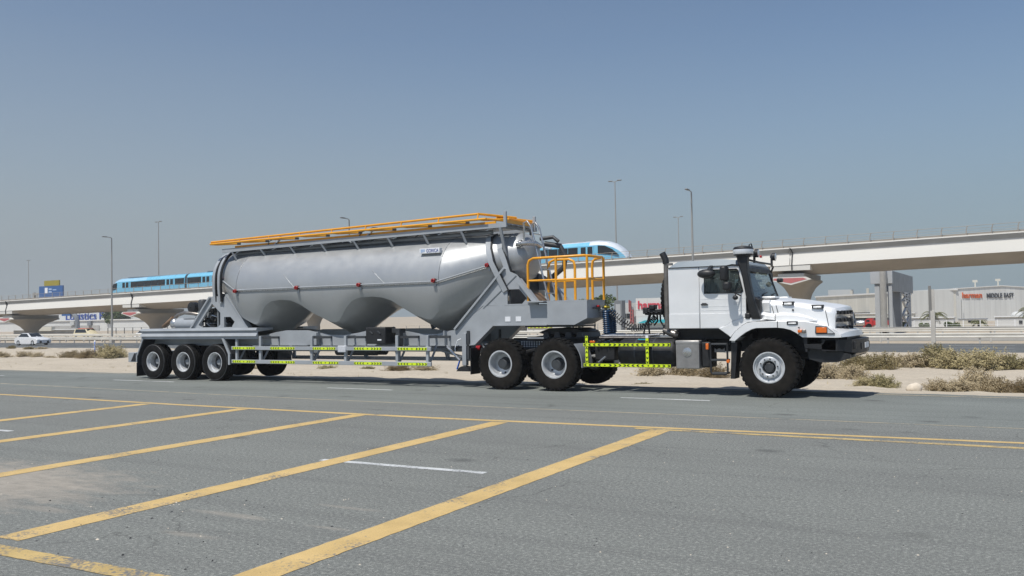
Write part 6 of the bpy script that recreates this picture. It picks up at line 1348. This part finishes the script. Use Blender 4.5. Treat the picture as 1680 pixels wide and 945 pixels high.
# driver (seen through the side glass)
drv = thing('person', (-5.5, 20.0, 1.9), 'driver in a pale shirt at the wheel behind the side glass', 'person')
def body():
    V = [(-5.52, 20.32, 1.98), (-5.50, 20.32, 2.22), (-5.46, 20.32, 2.42), (-5.43, 20.32, 2.50), (-5.42, 20.32, 2.58), (-5.40, 20.32, 2.68), (-5.46, 20.12, 2.40), (-5.36, 20.05, 2.20), (-5.16, 20.14, 2.16), (-5.46, 20.52, 2.40), (-5.36, 20.58, 2.20), (-5.16, 20.48, 2.16), (-5.2, 20.2, 1.97), (-5.0, 20.18, 1.75), (-5.2, 20.44, 1.97), (-5.0, 20.46, 1.75)]
    E = [(0, 1), (1, 2), (2, 3), (3, 4), (4, 5), (2, 6), (6, 7), (7, 8), (2, 9), (9, 10), (10, 11), (0, 12), (12, 13), (0, 14), (14, 15)]
    R_ = [.15, .15, .15, .07, .085, .075, .075, .05, .035, .075, .05, .035, .085, .06, .085, .06]
    me = bpy.data.meshes.new('body'); me.from_pydata([Vector(v) - ORG[drv.name] for v in V], E, []); me.materials.append(MAT['shirt']); me.materials.append(MAT['skin'])
    o = bpy.data.objects.new('body', me); COL.objects.link(o); o.parent = drv; ORG[o.name] = ORG[drv.name]
    b = bmesh.new(); b.from_mesh(me); L = b.verts.layers.skin.verify()
    for v, r in zip(b.verts, R_): v[L].radius = (r, r)
    b.verts.ensure_lookup_table(); b.verts[0][L].use_root = True; b.to_mesh(me); b.free()
    o.modifiers.new('skin', 'SKIN').use_smooth_shade = True; s = o.modifiers.new('sub', 'SUBSURF'); s.levels = 1; s.render_levels = 1
    head = MB().sphere((-5.395, 20.32, 2.63), .095, .08, .125, 14); head.sphere((-5.30, 20.32, 2.615), .025, .018, .03, 8)
    for yy in (20.285, 20.355): head.sphere((-5.312, yy, 2.645), .012, .014, .010, 8)
    for yy in (20.238, 20.402): head.sphere((-5.40, yy, 2.63), .022, .012, .035, 8)
    head.box(-5.315, -5.303, 20.295, 20.345, 2.570, 2.578)
    part(o, 'head', head, 'skin', smooth=180); part(o, 'hair', MB().sphere((-5.415, 20.32, 2.675), .092, .086, .098, 14), 'black', smooth=180)
body()

# chassis, tanks, steps, guards
for y in (19.3, 20.1): tp('chassis_rail', MB().box(-11.35, -3.2, y, y + .09, .92, 1.20), 'chassis', smooth=0)
for x in (-11.3, -10.1, -8.2, -7.2, -5.6, -4.4): tp('cross_member', MB().box(x - .06, x + .06, 19.395, 20.095, .96, 1.16), 'chassis', smooth=0)
for x in (-10.84, -9.385, -4.45): tp('axle', MB().lathe([(.09, 18.75), (.09, 20.75)], (x, 0, .62), 'y', 14), 'chassis'); tp('differential', MB().sphere((x, 19.75, .62), .26, .22, .25, 16), 'chassis')
for x in (-10.84, -9.385): tp('leaf_spring', MB().tube([(x - .65, 19.15, .95), (x, 19.15, .78), (x + .65, 19.15, .95)], .05, 6), 'chassis'); tp('leaf_spring', MB().tube([(x - .65, 20.35, .95), (x, 20.35, .78), (x + .65, 20.35, .95)], .05, 6), 'chassis')
for x in (-10.84, -9.385):
    for y0, y1 in ((18.52, 19.1), (20.4, 20.98)):
        if x > -10: tp('wheel_guard', MB().rings([[(x + r * cos(a), y, .62 + r * sin(a)) for y in (y0, y1) for r in ((.72, .70) if y == y0 else (.70, .72))] for a in [radians(q) for q in range(-5, 48, 6)]]), 'greydk', smooth=30)
tp('mounting_plate', MB().box(-10.4, -8.9, 19.2, 20.3, 1.205, 1.24), 'chassis'); tp('deck_plate', MB().box(-10.35, -9.9, 19.0, 19.28, 1.21, 1.25), 'greydk', smooth=0)
fw = tp('fifth_wheel', MB().prism([(-10.2, 1.36), (-9.9, 1.46), (-9.2, 1.46), (-8.95, 1.38), (-9.1, 1.30), (-10.0, 1.30)], 19.3, 20.2, 'y'), 'chassis', bevel=.02)
for x in (-9.95, -9.65, -9.35, -9.05): part(fw, 'fifth_wheel_rib', MB().prism([(x - .09, 1.24), (x + .09, 1.24), (x + .06, 1.36), (x - .06, 1.36)], 19.22, 20.28, 'y'), 'charcoal', smooth=0)
tp('perforated_guard', MB().box(-10.9, -9.7, 19.22, 19.24, .95, 1.18), 'charcoal'); 
hole = tp('guard_hole', MB().lathe([(.0001, -.005), (.016, -.005), (.016, .01)], (-10.62, 19.212, 1.13), 'y', 8), 'label'); copies(hole, [(k * .07, 0, -j * .055) for j in range(3) for k in range(10) if (k, j) != (0, 0)])
tk = tp('fuel_tank', MB().lathe([(.02, -7.86), (.20, -7.86), (.28, -7.83), (.315, -7.76), (.315, -6.58), (.28, -6.50), (.20, -6.45), (.02, -6.45)], (0, 18.93, .90), 'x', 36), 'chassis', label='rounded black fuel tank')
tk.scale = (1, 1, 1)
for x in (-7.42, -7.0): part(tk, 'tank_strap', MB().lathe([(.322, x - .02), (.322, x + .02)], (0, 18.93, .90), 'x', 36), 'charcoal')
part(tk, 'tank_sticker', MB().box(-7.36, -7.18, 18.70, 18.72, 1.19, 1.215), 'teal', smooth=0)
tp('valve_box', MB().box(-8.45, -7.95, 18.75, 19.2, .72, 1.14), 'chassis', bevel=.03); tp('shock_rod', MB().tube([(-8.3, 18.62, .68), (-8.12, 18.62, .82)], .022, 8), 'steel')
for k in range(7): tp('valve_fitting', MB().lathe([(.02, -.05), (.03, -.03), (.03, .05)], (-8.36 + k * .07, 18.70, 1.12 + .03 * (k % 3)), 'y', 8), 'bluehose' if k in (3, 4) else 'charcoal')
tp('side_lamp', MB().box(-8.46, -8.33, 18.50, 18.53, 1.135, 1.18), 'amber', bevel=.006)
bx = tp('battery_box', MB().box(-6.42, -5.90, 18.52, 19.05, .575, 1.16), 'ribbox', bevel=.015)
rb = MB()
for k in range(26): rb.box(-6.40 + k * .0195, -6.392 + k * .0195, 18.512, 18.52, .60, 1.09)
part(bx, 'lid', MB().box(-6.43, -5.89, 18.51, 19.06, 1.10, 1.185), 'ribbox', bevel=.02); part(bx, 'rib', rb, 'ribbox', smooth=0)
part(bx, 'lock_disc', MB().lathe([(.0001, -.02), (.045, -.02), (.075, -.012), (.10, -.006), (.105, .01)], (-6.16, 18.512, .93), 'y', 24), 'steel')
tp('tool_locker', MB().box(-5.88, -5.68, 18.62, 19.1, .60, 1.15), 'chassis', bevel=.03)
tp('corner_lamp', MB().box(-5.75, -5.69, 18.50, 18.56, .99, 1.12), 'amber', bevel=.008)
stp = tp('cab_steps', MB().tube([(-5.66, 18.56, 1.12), (-5.66, 18.56, .50), (-5.62, 18.56, .47), (-5.34, 18.56, .47), (-5.30, 18.56, .50), (-5.30, 18.56, 1.12)], .022, 8), 'black')
for z, h in ((1.085, .04), (.745, .04), (.47, .03)): part(stp, 'step_tread', MB().box(-5.65, -5.31, 18.54, 18.80, z, z + h), 'charcoal', bevel=.006)
part(stp, 'step_grip', MB().prism([(-5.58, 1.03), (-5.54, .98), (-5.48, 1.02), (-5.42, .98), (-5.36, 1.03), (-5.36, .93), (-5.58, .93)], 18.58, 18.60, 'y'), 'charcoal', smooth=0)
part(stp, 'step_reflector', MB().lathe([(.0001, -.02), (.035, -.018), (.04, .01)], (-5.28, 18.53, .745), 'y', 16), 'amber')
# taped side rails of the tractor
for z in (1.09, .63): tp('guard_rail_bar', MB().box(-8.61, -6.53, 18.49, 18.53, z - .04, z + .04), 'chassis', smooth=0); tape(trk, -8.61, -7.56, z, 18.487, .066, 9); tape(trk, -7.56, -6.53, z, 18.487, .066, 9)
for x in (-8.53, -7.065): tp('guard_post', MB().box(x - .035, x + .035, 18.492, 18.54, .67, 1.29), 'chassis', smooth=0); tape(trk, .675, 1.045, x, 18.490, .066, 4, vertical=True, center=False); tape(trk, 1.135, 1.29, x, 18.490, .066, 2, vertical=True, center=False)
tp('tape_patch', MB().box(-7.10, -7.03, 18.483, 18.486, 1.24, 1.295), 'label', smooth=0)
# air lines, rack and hoses behind the cab
tp('catwalk', MB().box(-8.5, -6.7, 19.15, 20.3, 1.235, 1.26), 'greydk', smooth=0); tp('steel_pipe', MB().tube([(-8.45, 19.14, 1.275), (-7.35, 19.14, 1.275), (-7.0, 19.14, 1.30)], .028, 8), 'steel'); tp('steel_pipe', MB().tube([(-8.45, 19.05, 1.235), (-7.2, 19.05, 1.235)], .022, 8), 'exhaust')
tp('silencer', MB().tube([(-6.86, 19.0, 1.40), (-6.70, 18.98, 1.34), (-6.56, 18.96, 1.30), (-6.50, 18.96, 1.28)], [.05, .08, .08, .06], 14), 'exhaust')
rk = tp('hose_rack', MB().box(-7.56, -7.14, 19.66, 19.82, 1.74, 1.88).box(-7.44, -7.30, 19.62, 19.84, 1.87, 1.98).box(-7.60, -7.48, 19.64, 19.84, 1.77, 1.92), 'black', bevel=.02)
for p in ([(-7.46, 19.72, 1.75), (-7.50, 19.72, 1.62), (-7.57, 19.72, 1.50), (-7.62, 19.72, 1.26)], [(-7.44, 19.74, 1.75), (-7.50, 19.74, 1.55), (-7.47, 19.74, 1.26)], [(-7.20, 19.74, 1.75), (-7.20, 19.74, 1.60), (-7.12, 19.74, 1.47), (-7.12, 19.74, 1.26)], [(-7.02, 19.74, 1.56), (-7.12, 19.74, 1.47)], [(-7.27, 19.72, 1.75), (-7.26, 19.72, 1.6), (-7.35, 19.72, 1.5)]): part(rk, 'rack_pipe', MB().tube(p, .022, 7), 'black')
for k in range(6): part(rk, 'hose_fitting', MB().lathe([(.02, -.05), (.03, -.02), (.03, .05)], (-7.5 + k * .06, 19.64, 1.78 + .02 * (k % 2)), 'y', 8), 'charcoal')
def coil(path, r, turns, name, mat, tr=.011):
    pts = []; n = turns * 9; P_ = [Vector(p) for p in path]; seg = len(P_) - 1
    for i in range(n + 1):
        t = i / n * seg; k = min(seg - 1, int(t)); u = t - k; p = P_[k].lerp(P_[k + 1], u); d = (P_[k + 1] - P_[k]).normalized(); a = 2 * pi * turns * i / n; s = Vector((0, 1, 0)); w = d.cross(s).normalized(); pts.append(p + s * r * cos(a) + w * r * sin(a))
    return tp(name, MB().tube(pts, tr, 4), mat, smooth=60)
for dy, dz_ in ((0, 0), (.14, .05)): coil([(-8.45, 19.6 + dy, 1.82 + dz_), (-8.28, 19.6 + dy, 1.68 + dz_), (-8.05, 19.6 + dy, 1.52 + dz_), (-7.82, 19.6 + dy, 1.42 + dz_), (-7.6, 19.6 + dy, 1.44 + dz_), (-7.42, 19.66 + dy, 1.56 + dz_), (-7.3, 19.7, 1.72)], .06, 24, 'coiled_hose', 'hose', .009)
for y in (19.55, 19.75, 19.95):
    coil([(-8.50, y, 1.86), (-8.49, y, 1.6), (-8.48, y, 1.32)], .075, 11, 'blue_coil', 'bluehose', .02); tp('coil_core', MB().tube([(-8.50, y, 1.88), (-8.48, y, 1.28)], .065, 8), 'bluehose')
tp('blue_cover', MB().box(-8.6, -8.22, 19.5, 20.1, 1.262, 1.31), 'bluehose', bevel=.03)
tp('rear_light_bar', MB().box(-11.5, -11.42, 18.7, 20.8, .85, 1.0), 'chassis'); tp('rear_flap', MB().box(-11.72, -11.70, 18.55, 19.0, .35, 1.0), 'black', smooth=0)
tp('engine_sump', MB().box(-4.9, -3.4, 19.4, 20.1, .75, 1.45), 'chassis', bevel=.05); tp('under_cab', MB().box(-6.6, -4.9, 19.1, 20.4, 1.2, 1.42), 'black', smooth=0)
place_wheels(trk, 'rear', [(-10.84, YN + .1875, .622, False), (-9.385, YN + .1875, .622, False), (-10.84, YF - .1875, .622, True), (-9.385, YF - .1875, .622, True)])
place_wheels(trk, 'front', [(-4.43, YN + .1875, .622, False), (-4.43, YF - .1875, .622, True)])
